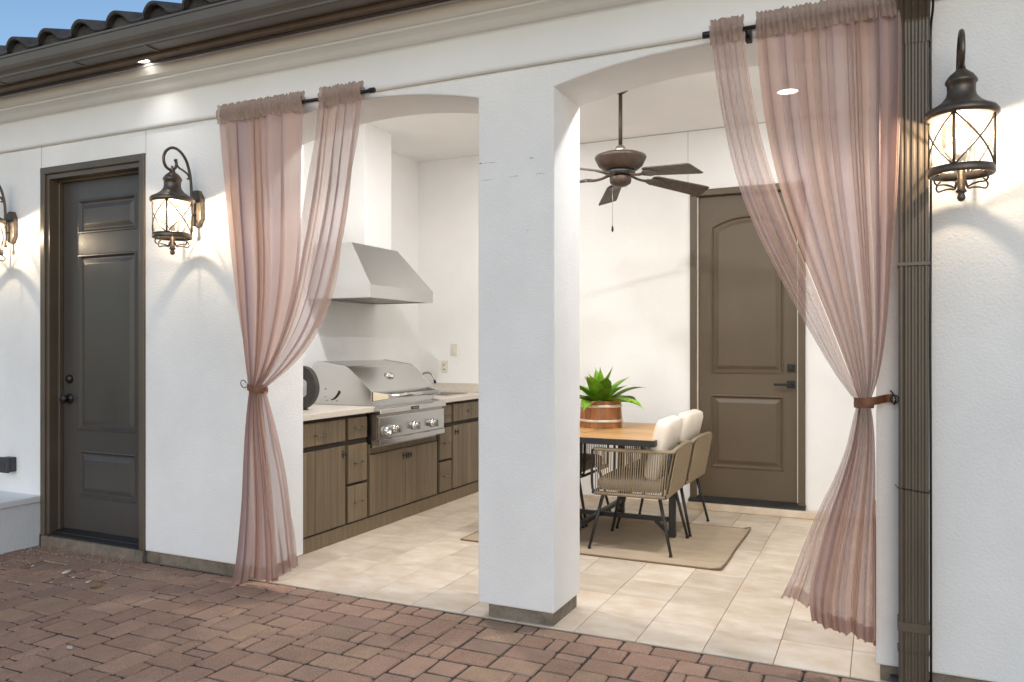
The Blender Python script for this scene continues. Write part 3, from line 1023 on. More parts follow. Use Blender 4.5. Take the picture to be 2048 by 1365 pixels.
def make_lantern(x, label, rot, y=D - .195):
    L_ = thing('wall_lantern', label, 'lantern', (x, y, ZR))
    m = M['lantern']

    def at(*p):
        return (x + p[0], y + p[1], ZR + p[2])
    c = at(0, 0, 0)
    b = MB()
    b.lathe([(.010, .190), (.016, .165), (.040, .145), (.052, .126), (.053, .118), (.047, .112), (.046, .085), (.050, .068), (.066, .048), (.092, .030), (.114, .019), (.122, .008), (.122, -.002), (.116, -.010), (.104, -.012), (.104, -.006)], c, 32)
    b.build('cap', m, L_)
    b = MB(); b.tube(smooth_path([at(0, .139, -.15), at(0, .139, -.02), at(0, .138, .08), at(0, .128, .17), at(0, .100, .25), at(0, .052, .297), at(0, .0, .305), at(0, -.042, .280), at(0, -.062, .235), at(0, -.050, .192), at(0, -.015, .175), at(0, .018, .190), at(0, .028, .222), at(0, .016, .242)], 5), .0085, 10)
    b.lathe([(.011, 0), (.014, .008), (.008, .016)], at(0, .139, -.160), 10)
    b.tube([at(0, -.002, .178), at(0, -.002, .2)], .007, 8)
    b.build('arm', m, L_)
    b = MB(); b.tube(smooth_path([at(0, .034, .245), at(0, .026, .222), at(0, .045, .200), at(0, .080, .188), at(0, .112, .172), at(0, .120, .152), at(0, .108, .146)], 5), [.003 + .003 * min(1, k / 6) for k in range(31)], 6)
    b.build('scroll', m, L_)
    oct_ = [(.045, -.075), (.045, .060), (.020, .100), (-.020, .100), (-.045, .060), (-.045, -.075), (-.020, -.115), (.020, -.115)]
    b = MB(); b.prism([(x + p[0], ZR - .01 + p[1]) for p in oct_], 'Y', D - .030, D + .003)
    b.build('backplate', m, L_, bevel=.006, seg=2)
    for zz in (.025, -.060):
        b = MB(); b.lathe([(.010, 0), (.007, .008), (.007, .03), (.009, .034)], (x, y + .135, ZR + zz), 10, 'Y')
        b.build('bracket_stem', m, L_)
    b = MB(); b.lathe([(.1005, -.012), (.1005, -.192), (.0985, -.192), (.0985, -.012)], c, 36)
    # open the cylinder: drop the end caps
    b.f = b.f[:-2]; b.smooth = b.smooth[:-2]
    b.build('glass', M['glass'], L_)
    # cage straps: four uprights and crossing diagonals
    for k in range(4):
        a0 = rot + k * pi / 2
        b = MB(); pts = [at(.1055 * sin(a0), -.1055 * cos(a0), -.010 - .185 * t_ / 4) for t_ in range(5)]
        b.tube(pts, .0052, 6); b.build('cage_upright', m, L_)
        for sgn in (0, 1):
            b = MB(); pts = []
            for t_ in range(11):
                u = t_ / 10
                aa = a0 + (u if sgn else 1 - u) * (pi / 2 - .10) + .05
                pts.append(at(.1055 * sin(aa), -.1055 * cos(aa), -.012 - .180 * u))
            b.tube(pts, .0032, 6); b.build('cage_cross', m, L_)
    b = MB(); b.lathe([(.100, -.188), (.108, -.190), (.109, -.214), (.105, -.219), (.098, -.217), (.097, -.190)], c, 32); b.f = b.f[:-2]; b.smooth = b.smooth[:-2]
    b.build('base_ring', m, L_)
    b = MB(); b.lathe([(.0135, -.150), (.0135, -.268), (.018, -.272), (.018, -.278), (.010, -.284), (.013, -.292), (.014, -.300), (.010, -.309), (.002, -.313)], c, 14); b.build('finial', m, L_)
    for k in range(4):
        a0 = rot + pi / 4 + k * pi / 2 + .2
        ex, ey = sin(a0), -cos(a0)
        b = MB(); prof_ = [(.020, -.240), (.030, -.262), (.050, -.258), (.080, -.256), (.108, -.258), (.118, -.243), (.108, -.228), (.096, -.222)]
        b.tube(smooth_path([at(ex * r_, ey * r_, z_) for r_, z_ in prof_], 4), .0036, 6); b.build('foot_scroll', m, L_)
    b = MB(); b.lathe([(.013, -.150), (.014, -.095), (.0145, -.09), (.0145, -.185)], c, 14); b.build('candle_sleeve', M['candle'], L_)
    b = MB(); b.lathe([(.006, -.088), (.014, -.080), (.0175, -.066), (.014, -.048), (.006, -.032), (.001, -.024)], c, 14); b.build('bulb', M['bulb'], L_)
    ld = bpy.data.lights.new('lantern_light', 'POINT')
    ld.energy = 6.5
    ld.color = (1.0, 0.80, 0.56)
    ld.shadow_soft_size = 0.013
    lo = bpy.data.objects.new('lantern_light', ld)
    COL.objects.link(lo); lo.parent = L_; lo.location = (0, 0, -.062)
    return L_


make_lantern(-3.698, 'bronze caged wall lantern between the grey door and the left curtain', radians(32))
make_lantern(-5.438, 'bronze wall lantern above the dark outlet box beside the grey door', radians(10))
make_lantern(.262, 'bronze caged wall lantern on the wall beside the brown downspout', radians(-17))


# ------------------------------------------------------------------ recessed lights
def can(x, y, z, r, label, power, cat='recessed light', lit=True, hw=(0, 0), spread=180, group=None):
    t = thing('recessed_light', label, cat, (x, y, z), group)
    b = MB(); b.lathe([(r, 0.002), (r * 1.28, -.001), (r * 1.30, -.004), (r * 1.05, -.006), (r, -.003)], (x, y, z), 28); b.f = b.f[:-2]; b.smooth = b.smooth[:-2]
    b.build('trim_ring', M['plastic_w'], t)
    b = MB(); b.lathe([(r * .99, -.0015), (r * .5, -.003), (.001, -.0032)], (x, y, z), 28); b.build('lens', M['lens'], t)
    ld = bpy.data.lights.new('can_light', 'AREA')
    ld.shape = 'DISK'; ld.size = r * 1.8; ld.energy = power; ld.color = (1.0, .985, .97)
    ld.spread = radians(spread)
    lo = bpy.data.objects.new('can_light', ld); COL.objects.link(lo); lo.parent = t; lo.location = (0, 0, -.012)
    return t


PB, PF = 3.0, 22.5
can(-.60, 5.87, CEIL, .07, 'lit recessed ceiling light seen through the right curtain', PB)
can(-.60, 4.25, CEIL, .07, 'recessed ceiling light near the right arch', PF)
can(-2.80, 5.87, CEIL, .07, 'recessed ceiling light near the range hood', PB)
can(-2.70, 4.25, CEIL, .07, 'recessed ceiling light near the left arch', PF)
can(-1.62, 4.25, CEIL, .07, 'unseen ceiling light added behind the column to even the floor light', PF * .45)  # extra unseen lamp, added to spread light more evenly over the floor
can(-3.936, 3.272, 3.0222, .042, 'lit soffit downlight under the brown gutter', .4, spread=110)

# ------------------------------------------------------------------ cabinets
XF = -3.352              # face of the doors
cab = thing('base_cabinets', 'taupe plank base cabinets with pale quartz countertop along the patio side wall', 'cabinets', (-3.7, 5.2, 0))
Y0, Y1 = 3.875, BW - .004
GY0, GY1 = 4.745, 5.650   # grill cut-out
b = MB()
b.box(LW + .002, XF - .021, Y0, GY0 - .03, .095, .862)
b.box(LW + .002, XF - .021, GY0 - .03, GY1 + .045, .095, .60)
b.box(LW + .002, XF - .021, GY1 + .045, Y1, .095, .862)
b.build('carcass', M['cab_in'], cab)
b = MB(); b.box(LW + .01, XF - .010, Y0, Y1, .0, .098); b.build('toe_board', M['cab'], cab, bevel=.003, seg=1)
# face frame rails in the gap above the grill doors
b = MB(); b.box(XF - .03, XF - .012, 4.735, 5.69, .556, .625); b.build('rail', M['cab'], cab)


def planks(parent, y0, y1, z0, z1, pw=.085):
    n_ = max(1, round((y1 - y0) / pw))
    w_ = (y1 - y0) / n_
    for k in range(n_):
        m = MB(); m.box(XF - .017, XF + rr.uniform(-.0006, .0006), y0 + k * w_ + .0007, y0 + (k + 1) * w_ - .0007, z0, z1)
        m.build('plank', M['cab'], parent, bevel=.0022, seg=1)


def pull(parent, yc, zc):
    m = MB()
    m.tube(smooth_path([(XF, yc - .045, zc), (XF + .022, yc - .045, zc), (XF + .026, yc - .036, zc), (XF + .027, yc, zc), (XF + .026, yc + .036, zc), (XF + .022, yc + .045, zc), (XF, yc + .045, zc)], 3), .0042, 8)
    m.build('handle', M['pewter'], parent)


def tknob(parent, yc, zc):
    m = MB()
    m.lathe([(.012, 0), (.012, .003), (.005, .006), (.005, .024)], (XF, yc, zc), 10, 'X')
    m.tube([(XF + .026, yc, zc - .022), (XF + .028, yc, zc), (XF + .026, yc, zc + .022)], [.004, .0075, .004], 8)
    m.box(XF, XF + .003, yc - .006, yc + .006, zc - .03, zc + .022)
    m.build('knob', M['black'], parent)


def front_panel(kind, y0, y1, z0, z1):
    m = MB(); m.box(XF - .0205, XF - .0175, y0, y1, z0, z1)
    o = m.build(kind, M['cab'], cab)
    planks(o, y0, y1, z0, z1)
    return o


o = front_panel('drawer', 3.885, 4.445, .688, .838); pull(o, 4.165, .755)
o = front_panel('cabinet_door', 3.885, 4.445, .112, .652); tknob(o, 4.415, .60)
for (z0, z1) in ((.688, .838), (.382, .648), (.112, .362)):
    o = front_panel('drawer', 4.480, 4.700, z0, z1); pull(o, 4.590, (z0 + z1) / 2 + .005)
for (a, b_, ky) in ((4.735, 5.205, 5.175), (5.213, 5.685, 5.243)):
    o = front_panel('cabinet_door', a, b_, .112, .552); tknob(o, ky, .495)
for (z0, z1) in ((.688, .838), (.382, .648), (.112, .362)):
    o = front_panel('drawer', 5.735, 5.930, z0, z1); pull(o, 5.832, (z0 + z1) / 2 + .005)
o = front_panel('drawer', 5.965, 6.54, .688, .838); pull(o, 6.25, .765)
o = front_panel('cabinet_door', 5.965, 6.54, .112, .652); tknob(o, 5.995, .60)
ct = MB(); ct.box(LW + .002, -3.312, DB + .006, GY0 - .008, .865, .905); ct.build('countertop', M['counter'], cab, bevel=.003, seg=1)
ct = MB(); ct.box(LW + .002, -3.312, GY1 + .008, BW - .002, .865, .905); ct.build('countertop', M['counter'], cab, bevel=.003, seg=1)
ct = MB(); ct.box(LW + .002, -3.93, GY0 - .0075, GY1 + .0075, .865, .904); ct.build('countertop', M['counter'], cab)
ct = MB(); ct.box(LW + .002, -3.315, BW - .022, BW - .001, .9055, .990); ct.build('backsplash', M['counter'], cab, bevel=.002, seg=1)
sk = MB(); sk.box(-3.86, -3.46, 6.05, 6.42, .9055, .910); sk.build('sink_rim', M['steel_d'], cab, bevel=.002, seg=1)
sk = MB(); sk.box(-3.84, -3.48, 6.07, 6.40, .9102, .9115); sk.build('sink_bowl', M['sinkm'], cab)
fc = thing('faucet', 'small curved chrome faucet on the counter behind the grill', 'faucet', (-3.90, 6.27, .905))
b = MB(); b.lathe([(.024, 0), (.024, .012), (.014, .018), (.012, .06)], (-3.86, 6.25, .905), 14); b.build('base', M['steel_d'], fc)
b = MB(); b.tube(smooth_path([(-3.86, 6.25, .95), (-3.86, 6.25, 1.04), (-3.835, 6.25, 1.085), (-3.78, 6.25, 1.098), (-3.73, 6.25, 1.07), (-3.705, 6.25, 1.02)], 6), .009, 10); b.build('spout', M['steel_d'], fc)
b = MB(); b.tube([(-3.712, 6.25, 1.03), (-3.703, 6.25, 1.0)], .012, 10); b.build('aerator', M['black'], fc)

# ------------------------------------------------------------------ grill
gr = thing('built_in_grill', 'stainless steel built-in gas grill set into the outdoor counter', 'grill', (-3.6, 5.2, .6))
ga, gb_ = 4.752, 5.642
lidp = [(-3.357, .897), (-3.357, 1.008), (-3.372, 1.024), (-3.560, 1.180), (-3.585, 1.192), (-3.84, 1.226), (-3.875, 1.215), (-3.90, 1.17), (-3.90, .897)]
b = MB()
n_ = len(lidp)
b.add([(p[0], ga + .016, p[1]) for p in lidp] + [(p[0], gb_ - .016, p[1]) for p in lidp], [(i, (i + 1) % n_, n_ + (i + 1) % n_, n_ + i) for i in range(n_)])
lid = b.build('lid', M['steel'], gr)
for (a, b_) in ((ga, ga + .0158), (gb_ - .0158, gb_)):
    m = MB(); m.prism([(p[0] + (.003 if i in (1, 2, 3) else 0), p[1] + (.003 if 1 <= i <= 6 else 0)) for i, p in enumerate(lidp)], 'Y', a, b_); m.build('end_panel', M['steel'], lid, bevel=.003, seg=2)
# curved slot and bolts in the end panel
m = MB()
sl = [(-3.715 + .075 * u, ga - .0008, .942 + .055 * u * u) for u in [k / 8 for k in range(9)]]
for k in range(8):
    wa, wb = .003 + .011 * (k / 8), .003 + .011 * ((k + 1) / 8)
    p, q2 = sl[k], sl[k + 1]
    m.add([(p[0] - wa * .3, p[1], p[2] + wa), (p[0] + wa * .3, p[1], p[2] - wa), (q2[0] + wb * .3, q2[1], q2[2] - wb), (q2[0] - wb * .3, q2[1], q2[2] + wb)], [(0, 1, 2, 3)])
m.lathe([(.0135, 0), (.0135, -.0008)], (-3.640, ga, .999), 12, 'Y')
m.build('slot', M['black'], lid)
for (xx, zz) in ((-3.765, 1.022), (-3.768, .965), (-3.752, .935), (-3.66, .936)):
    m = MB(); m.lathe([(.007, 0), (.006, -.005), (.002, -.006)], (xx, ga, zz), 8, 'Y'); m.build('bolt', M['steel_d'], lid)
# handle
m = MB(); m.tube([(-3.262, ga + .10, .972), (-3.262, gb_ - .10, .972)], .0165, 14); hd = m.build('handle_bar', M['steel'], lid)
for sy, e in ((1, ga + .02), (-1, gb_ - .02)):
    m = MB()
    m.add([(-3.356, e, .935), (-3.356, e, 1.012), (-3.356, e + sy * .075, .938), (-3.356, e + sy * .075, 1.008), (-3.250, e + sy * .055, .955), (-3.250, e + sy * .055, .989), (-3.250, e + sy * .105, .957), (-3.250, e + sy * .105, .987)],
          [(0, 1, 3, 2), (4, 6, 7, 5), (0, 4, 5, 1), (2, 3, 7, 6), (1, 5, 7, 3), (0, 2, 6, 4)])
    m.build('handle_mount', M['steel'], lid, bevel=.004, seg=2)
# thermometer on the sloping lid face
nrm = Vector((.156, 0, .188)).normalized()
tc = Vector((-3.475, 5.165, 1.110)) + nrm * .002
m = MB()
xa = Vector((0, 1, 0)); ya = nrm.cross(xa)
ring = [(.052, 0), (.052, .008), (.045, .012), (.040, .008)]
vs, fs = [], []
for r_, h_ in ring:
    for k in range(28):
        a = 2 * pi * k / 28
        vs.append(tc + xa * (r_ * cos(a)) + ya * (r_ * .62 * sin(a)) + nrm * h_)
for i in range(3):
    for k in range(28):
        fs.append((i * 28 + k, i * 28 + (k + 1) % 28, (i + 1) * 28 + (k + 1) % 28, (i + 1) * 28 + k))
m.add(vs, fs, True); th_ = m.build('thermometer', M['steel'], lid)
m = MB(); m.add([tc + xa * (.040 * cos(2 * pi * k / 24)) + ya * (.025 * sin(2 * pi * k / 24)) + nrm * .004 for k in range(24)], [tuple(range(24))]); m.build('gauge_face', M['plastic_w'], lid)
m = MB(); m.add([tc + xa * -.03 + ya * -.004 + nrm * .006, tc + xa * .03 + ya * -.001 + nrm * .006, tc + xa * .03 + ya * .001 + nrm * .006, tc + xa * -.03 + ya * .004 + nrm * .006], [(0, 1, 2, 3)]); m.build('needle', M['black'], lid)
# body and control panel
XP = -3.269
m = MB(); m.box(-3.93, -3.344, ga - .004, gb_ + .004, .60, .8965); m.build('firebox', M['steel_d'], gr)
m = MB(); m.prism([(-3.3435, .8955), (-3.262, .891), (-3.254, .884), (-3.252, .852), (-3.258, .848), (-3.3435, .846)], 'Y', ga - .030, gb_ + .020); m.build('front_ledge', M['steel'], gr, bevel=.003, seg=2)
m = MB(); m.box(-3.3435, XP - .02, ga - .022, gb_ + .014, .640, .8455); m.build('panel_housing', M['steel_d'], gr, bevel=.003, seg=1)
m = MB(); m.box(XP - .0195, XP, ga - .024, gb_ + .016, .668, .828); cp = m.build('control_panel', M['steel'], gr, bevel=.004, seg=2)
m = MB(); m.box(-3.3435, XP + .008, ga - .024, gb_ + .014, .625, .6635); m.build('drip_tray', M['steel'], gr, bevel=.003, seg=1)
m = MB(); m.box(-3.2515, -3.247, 5.135, 5.235, .857, .882); bd = m.build('badge', M['badge'], gr, bevel=.001, seg=1)
m = MB()
for k in range(9):
    m.box(-3.2468, -3.2462, 5.145 + k * .009, 5.151 + k * .009, .865, .874)
m.build('badge_lettering', M['steel_d'], bd)
for i, (px, py) in enumerate(((772, 862), (789, 857.5), (828, 851), (864, 846))):
    r_ = ray(px, py)
    p = Vector((0, 0, HC)) + r_ * ((XP) / r_.x)
    m = MB()
    if i == 0:
        m.lathe([(.036, 0), (.036, .012), (.032, .030), (.026, .034), (.022, .028), (.018, .008), (.008, .006)], (XP, p.y, p.z), 22, 'X')
        kb = m.build('knob', M['steel'], cp)
    else:
        m.lathe([(.035, 0), (.035, .012), (.030, .018), (.030, .034), (.026, .038)], (XP, p.y, p.z), 22, 'X')
        m.box(XP + .030, XP + .062, p.y - .009, p.y + .009, p.z - .027, p.z + .027)
        kb = m.build('knob', M['steel'], cp, bevel=.0025, seg=1)

# ------------------------------------------------------------------ range hood
rh = thing('range_hood', 'brushed steel range hood with sloping canopy above the grill', 'range hood', (-3.8, 5.41, 1.7))
hy0, hy1, hxf = 4.95, 5.865, -3.50
zb, zl, zt = 1.712, 1.808, 2.150
ty0, ty1, tx = 5.03, 5.675, -3.735
m = MB()
vs = [(hxf, hy0, zl), (hxf, hy1, zl), (LW + .001, hy1, zl), (LW + .001, hy0, zl), (tx, ty0, zt), (tx, ty1, zt), (LW + .001, ty1, zt), (LW + .001, ty0, zt)]
m.add(vs, [(0, 1, 5, 4), (1, 2, 6, 5), (3, 0, 4, 7), (4, 5, 6, 7)])
m.build('canopy', M['steel'], rh)
m = MB()
m.add([(hxf, hy0, zl), (hxf, hy1, zl), (LW + .001, hy1, zl), (LW + .001, hy0, zl), (hxf, hy0, zb), (hxf, hy1, zb), (LW + .001, hy1, zb), (LW + .001, hy0, zb),
       (hxf - .03, hy0 + .03, zb), (hxf - .03, hy1 - .03, zb), (LW + .03, hy1 - .03, zb), (LW + .03, hy0 + .03, zb)],
      [(0, 4, 5, 1), (1, 5, 6, 2), (3, 7, 4, 0), (4, 8, 9, 5), (5, 9, 10, 6), (7, 11, 8, 4), (6, 10, 11, 7)])
m.build('lip', M['steel'], rh)
for k in range(3):
    a = hy0 + .035 + k * .283
    m = MB(); m.box(LW + .05, hxf - .035, a, a + .275, zb + .012, zb + .02)
    for j in range(9):
        m.bar((LW + .07 + j * .055, a + .01, zb + .008), (LW + .07 + j * .055, a + .265, zb + .008), .03, .006)
    m.build('baffle_filter', M['steel_d'], rh)

# ------------------------------------------------------------------ wall plates
q = on_y(908, 700, BW)
sw = thing('light_switch', 'ivory rocker light switch on the white wall, higher plate above the counter', 'light switch', (q.x, BW, q.z))
b = MB(); b.box(q.x - .036, q.x + .036, BW - .006, BW + .001, q.z - .06, q.z + .06); b.build('plate', M['plastic_w'], sw, bevel=.003, seg=2)
b = MB(); b.box(q.x - .016, q.x + .016, BW - .011, BW - .0055, q.z - .033, q.z + .033); b.build('rocker', M['plastic_w'], sw, bevel=.002, seg=1)
q = on_y(890, 733.5, BW)
sw = thing('wall_outlet', 'ivory duplex outlet on the white wall below the light switch', 'wall outlet', (q.x, BW, q.z))
b = MB(); b.box(q.x - .036, q.x + .036, BW - .006, BW + .001, q.z - .06, q.z + .06); b.build('plate', M['plastic_w'], sw, bevel=.003, seg=2)
for s_ in (-1, 1):
    b = MB(); b.lathe([(.017, 0), (.016, -.0035)], (q.x, BW - .006, q.z + s_ * .021), 16, 'Y'); so = b.build('socket', M['plastic_w'], sw)
    b = MB()
    for dx in (-.006, .006):
        b.box(q.x + dx - .0012, q.x + dx + .0012, BW - .0102, BW - .0095, q.z + s_ * .021 - .003, q.z + s_ * .021 + .006)
    b.build('slots', M['black'], so)

# ------------------------------------------------------------------ dark ring sculpture on the counter
rs = thing('ring_sculpture', 'dark ring-shaped sculpture standing on the counter beside the grill', 'sculpture', (-3.62, 4.27, .905))
rc = Vector((-3.622, 4.27, .905 + .150))
ux = Vector((cos(radians(12)), sin(radians(12)), 0))
uy = Vector((-ux.y, ux.x, 0))
m = MB()
vs, fs = [], []
nR = 40
for k in range(nR):
    a = 2 * pi * k / nR
    ro = .152 + .010 * max(0, cos(2 * (a - radians(55)))) ** 3
    ri = .088 * (1 / max(abs(cos(((a + pi / 6) % (pi / 3)) - pi / 6)), .8)) * .92
    for rr_, dd in ((ro, -.03), (ro, .03), (ri, .03), (ri, -.03)):
        vs.append(rc + ux * (rr_ * cos(a)) + Vector((0, 0, rr_ * sin(a))) + uy * dd)
for k in range(nR):
    j = (k + 1) % nR
    for e in range(4):
        e2 = (e + 1) % 4
        fs.append((k * 4 + e, k * 4 + e2, j * 4 + e2, j * 4 + e))
m.add(vs, fs)
m.build('ring', M['sculpt'], rs, bevel=.005, seg=2)
m = MB(); m.box(rc.x - .06, rc.x + .06, rc.y - .045, rc.y + .045, .9052, .913); m.build('base', M['sculpt'], rs, bevel=.003, seg=1)

# ------------------------------------------------------------------ ceiling fan
FX, FY = -1.617, 5.20
fan = thing('ceiling_fan', 'bronze five-blade ceiling fan on a long downrod', 'ceiling fan', (FX, FY, 2.45))
c = (FX, FY, 0)
b = MB(); b.lathe([(.062, CEIL), (.066, CEIL - .02), (.050, CEIL - .055), (.020, CEIL - .075)], c, 24); b.build('canopy', M['fanmetal'], fan)
b = MB(); b.lathe([(.0135, CEIL - .07), (.0135, 2.70)], c, 12); b.build('downrod', M['fanmetal'], fan)
b = MB(); b.lathe([(.014, 2.715), (.030, 2.705), (.040, 2.685), (.042, 2.660)], c, 20); b.build('coupling', M['steel_d'], fan)
b = MB(); b.lathe([(.05, 2.660), (.140, 2.652), (.170, 2.640), (.176, 2.628), (.172, 2.616), (.150, 2.572), (.118, 2.545), (.095, 2.540)], c, 40); b.build('motor_housing', M['fanmetal'], fan)
b = MB(); b.lathe([(.098, 2.541), (.100, 2.520), (.088, 2.505)], c, 32); b.build('flywheel', M['blackpaint'], fan)
b = MB(); b.lathe([(.070, 2.506), (.074, 2.490), (.074, 2.470), (.068, 2.452), (.045, 2.436), (.015, 2.428), (.001, 2.427)], c, 28); b.build('switch_cup', M['fanmetal'], fan)
for k in range(5):
    a = radians(44 + 72 * k)
    d, s_ = Vector((cos(a), sin(a), 0)), Vector((-sin(a), cos(a), 0))
    P = lambda r_, w_, z_: Vector((FX, FY, z_)) + d * r_ + s_ * w_
    m = MB()
    tw = radians(-16)

    def bl(u, v):
        r_ = .235 + u * .425
        hw = .058 + .016 * u
        if u > .93:
            hw *= 1 - .10 * ((u - .93) / .07) ** 2
        if u < .06:
            hw *= .72 + .28 * (u / .06)
        w_ = (v * 2 - 1) * hw
        return P(r_, w_ * cos(tw), 2.497 - .055 * u + w_ * sin(tw))
    nu, nv = 24, 6
    top = [bl(i / nu, j / nv) for j in range(nv + 1) for i in range(nu + 1)]
    bot = [p - Vector((0, 0, .007)) for p in top]
    fs = []
    o_ = len(top)
    for j in range(nv):
        for i in range(nu):
            q_ = j * (nu + 1) + i
            fs.append((q_, q_ + 1, q_ + nu + 2, q_ + nu + 1))
            fs.append((o_ + q_, o_ + q_ + nu + 1, o_ + q_ + nu + 2, o_ + q_ + 1))
    rim = [i for i in range(nu + 1)] + [j * (nu + 1) + nu for j in range(1, nv + 1)] + [nv * (nu + 1) + i for i in range(nu - 1, -1, -1)] + [j * (nu + 1) for j in range(nv - 1, 0, -1)]
    for i in range(len(rim)):
        p, q_ = rim[i], rim[(i + 1) % len(rim)]
        fs.append((p, o_ + p, o_ + q_, q_))
    m.add(top + bot, fs)
    blade = m.build('blade', M['blade'], fan)
    m = MB()
    m.tube(smooth_path([P(.08, 0, 2.512), P(.13, .0, 2.492), P(.18, 0, 2.484), P(.23, 0, 2.487)], 4), [.011, .011, .010, .010, .009, .009, .009, .009, .010, .010, .012, .012, .012], 8)
    vs = [P(r_, w_, 2.4835 - .05 * max(0, (r_ - .235)) + w_ * sin(tw) - z_) for z_ in (0, .006) for r_, w_ in ((.20, -.014), (.245, -.040), (.30, -.036), (.355, 0), (.30, .036), (.245, .040), (.20, .014))]
    m.add(vs, [tuple(range(7)), tuple(reversed(range(7, 14)))] + [(i, 7 + i, 7 + (i + 1) % 7, (i + 1) % 7) for i in range(7)])
    m.build('blade_iron', M['fanmetal'], blade)
chx, chy = FX - .05, FY - .02
b = MB(); b.tube([(chx, chy, 2.46), (chx, chy, 2.165)], .0016, 5); b.build('pull_chain', M['steel_d'], fan)
b = MB(); b.lathe([(.002, 2.168), (.006, 2.155), (.0085, 2.140), (.006, 2.125), (.001, 2.122)], (chx, chy, 0), 10); b.build('pull_bob', M['black'], fan)

# ------------------------------------------------------------------ rug
rug = thing('rug', 'tan woven rug under the dining table', 'rug', (-1.75, 5.36, 0.001))


def rugfn(z):
    return lambda u, v: Vector((-2.63 + 1.765 * u + .002 * sin(9 * v) * u, 4.782 + 1.155 * v + .002 * sin(7 * u + 1), z + (.012 * max(0, u - .985) / .015 * (1 if v < .1 or v > .9 else .4)) + .0012 * sin(13 * u) * sin(9 * v)))


m = MB(); m.grid(rugfn(.009), 60, 40); m.build('pile', M['rug'], rug)
m = MB()
edge = [rugfn(.0065)(k / 30, 0) for k in range(31)] + [rugfn(.0065)(1, k / 20) for k in range(1, 21)] + [rugfn(.0065)(1 - k / 30, 1) for k in range(1, 31)] + [rugfn(.0065)(0, 1 - k / 20) for k in range(1, 20)]
m.tube(edge, .0055, 6, closed=True)
m.build('binding', M['rug_edge'], rug)

# ------------------------------------------------------------------ dining table
TXC, TYC, TZ = -1.855, 5.455, .742
tb = thing('dining_table', 'square slatted teak dining table with black metal plus-shaped base', 'table', (TXC, TYC, 0.01))
hx, hy = .555, .555
m = MB()
for (a, b_) in (((-hx, -hy), (hx, -hy)), ((hx, -hy), (hx, hy)), ((hx, hy), (-hx, hy)), ((-hx, hy), (-hx, -hy))):
    pass
fw = .022
m.box(TXC - hx, TXC + hx, TYC - hy, TYC - hy + fw, TZ - .042, TZ - .001)
m.box(TXC - hx, TXC + hx, TYC + hy - fw, TYC + hy, TZ - .042, TZ - .001)
m.box(TXC - hx, TXC - hx + fw, TYC - hy + fw, TYC + hy - fw, TZ - .042, TZ - .001)
m.box(TXC + hx - fw, TXC + hx, TYC - hy + fw, TYC + hy - fw, TZ - .042, TZ - .001)
m.build('apron', M['blackpaint'], tb, bevel=.002, seg=1)
npl = 10
pw = (2 * hy - 2 * .004) / npl
for k in range(npl):
    y0 = TYC - hy + .004 + k * pw
    for (x0_, x1_) in ((TXC - hx + .004, TXC - .003), (TXC + .003, TXC + hx - .004)):
        m = MB(); m.box(x0_, x1_, y0 + .0012, y0 + pw - .0012, TZ - .018, TZ); m.build('slat', M['teak'], tb, bevel=.0018, seg=1)
for (dx, dy) in ((1, 0), (-1, 0), (0, 1), (0, -1)):
    lx_, ly_ = TXC + dx * .535, TYC + dy * .535
    z0 = .0105
    m = MB(); m.box(lx_ - .022, lx_ + .022, ly_ - .022, ly_ + .022, z0, TZ - .0425); m.build('leg', M['blackpaint'], tb, bevel=.003, seg=1)
    m = MB(); m.bar((TXC + dx * .024, TYC + dy * .024, .130), (lx_ - dx * .0225, ly_ - dy * .0225, .130), .036, .030); m.build('rail', M['blackpaint'], tb, bevel=.002, seg=1)
    m = MB(); m.bar((lx_ - dx * .12, ly_ - dy * .12, .116), (lx_ - dx * .018, ly_ - dy * .018, .024), .026, .022); m.build('brace', M['blackpaint'], tb)
    m = MB(); m.bar((lx_ - dx * .14, ly_ - dy * .14, TZ - .046), (lx_ - dx * .018, ly_ - dy * .018, TZ - .17), .026, .022); m.build('brace', M['blackpaint'], tb)
m = MB(); m.box(TXC - .023, TXC + .023, TYC - .023, TYC + .023, .112, .148); m.build('hub', M['blackpaint'], tb)


# ------------------------------------------------------------------ chairs (sitter faces -X)
def cushion(x0, x1, y0, y1, z0, z1, r, puff):
    """rounded, slightly puffed pad"""
    bm = bmesh.new()
    bmesh.ops.create_cube(bm, size=1)
    bmesh.ops.subdivide_edges(bm, edges=bm.edges[:], cuts=9, use_grid_fill=True)
    cx, cy, cz = (x0 + x1) / 2, (y0 + y1) / 2, (z0 + z1) / 2
    sx, sy, sz = (x1 - x0) / 2, (y1 - y0) / 2, (z1 - z0) / 2
    vs = []
    for v in bm.verts:
        p = Vector((v.co.x * 2 * sx, v.co.y * 2 * sy, v.co.z * 2 * sz))
        q_ = Vector((max(-sx + r, min(sx - r, p.x)), max(-sy + r, min(sy - r, p.y)), max(-sz + r, min(sz - r, p.z))))
        dd = p - q_
        if dd.length > 1e-6:
            p = q_ + dd.normalized() * r
        thin = min(range(3), key=lambda i: (sx, sy, sz)[i])
        ax = [i for i in range(3) if i != thin]
        s3 = (sx, sy, sz)
        fx = (1 - (p[ax[0]] / s3[ax[0]]) ** 2) * (1 - (p[ax[1]] / s3[ax[1]]) ** 2)
        p[thin] += puff * fx * (1 if p[thin] > 0 else -1)
        vs.append(Vector((cx, cy, cz)) + p)
    bm.verts.index_update()
    fs = [tuple(v.index for v in f.verts) for f in bm.faces]
    bm.free()
    mb = MB(); mb.add(vs, fs, True)
    return mb


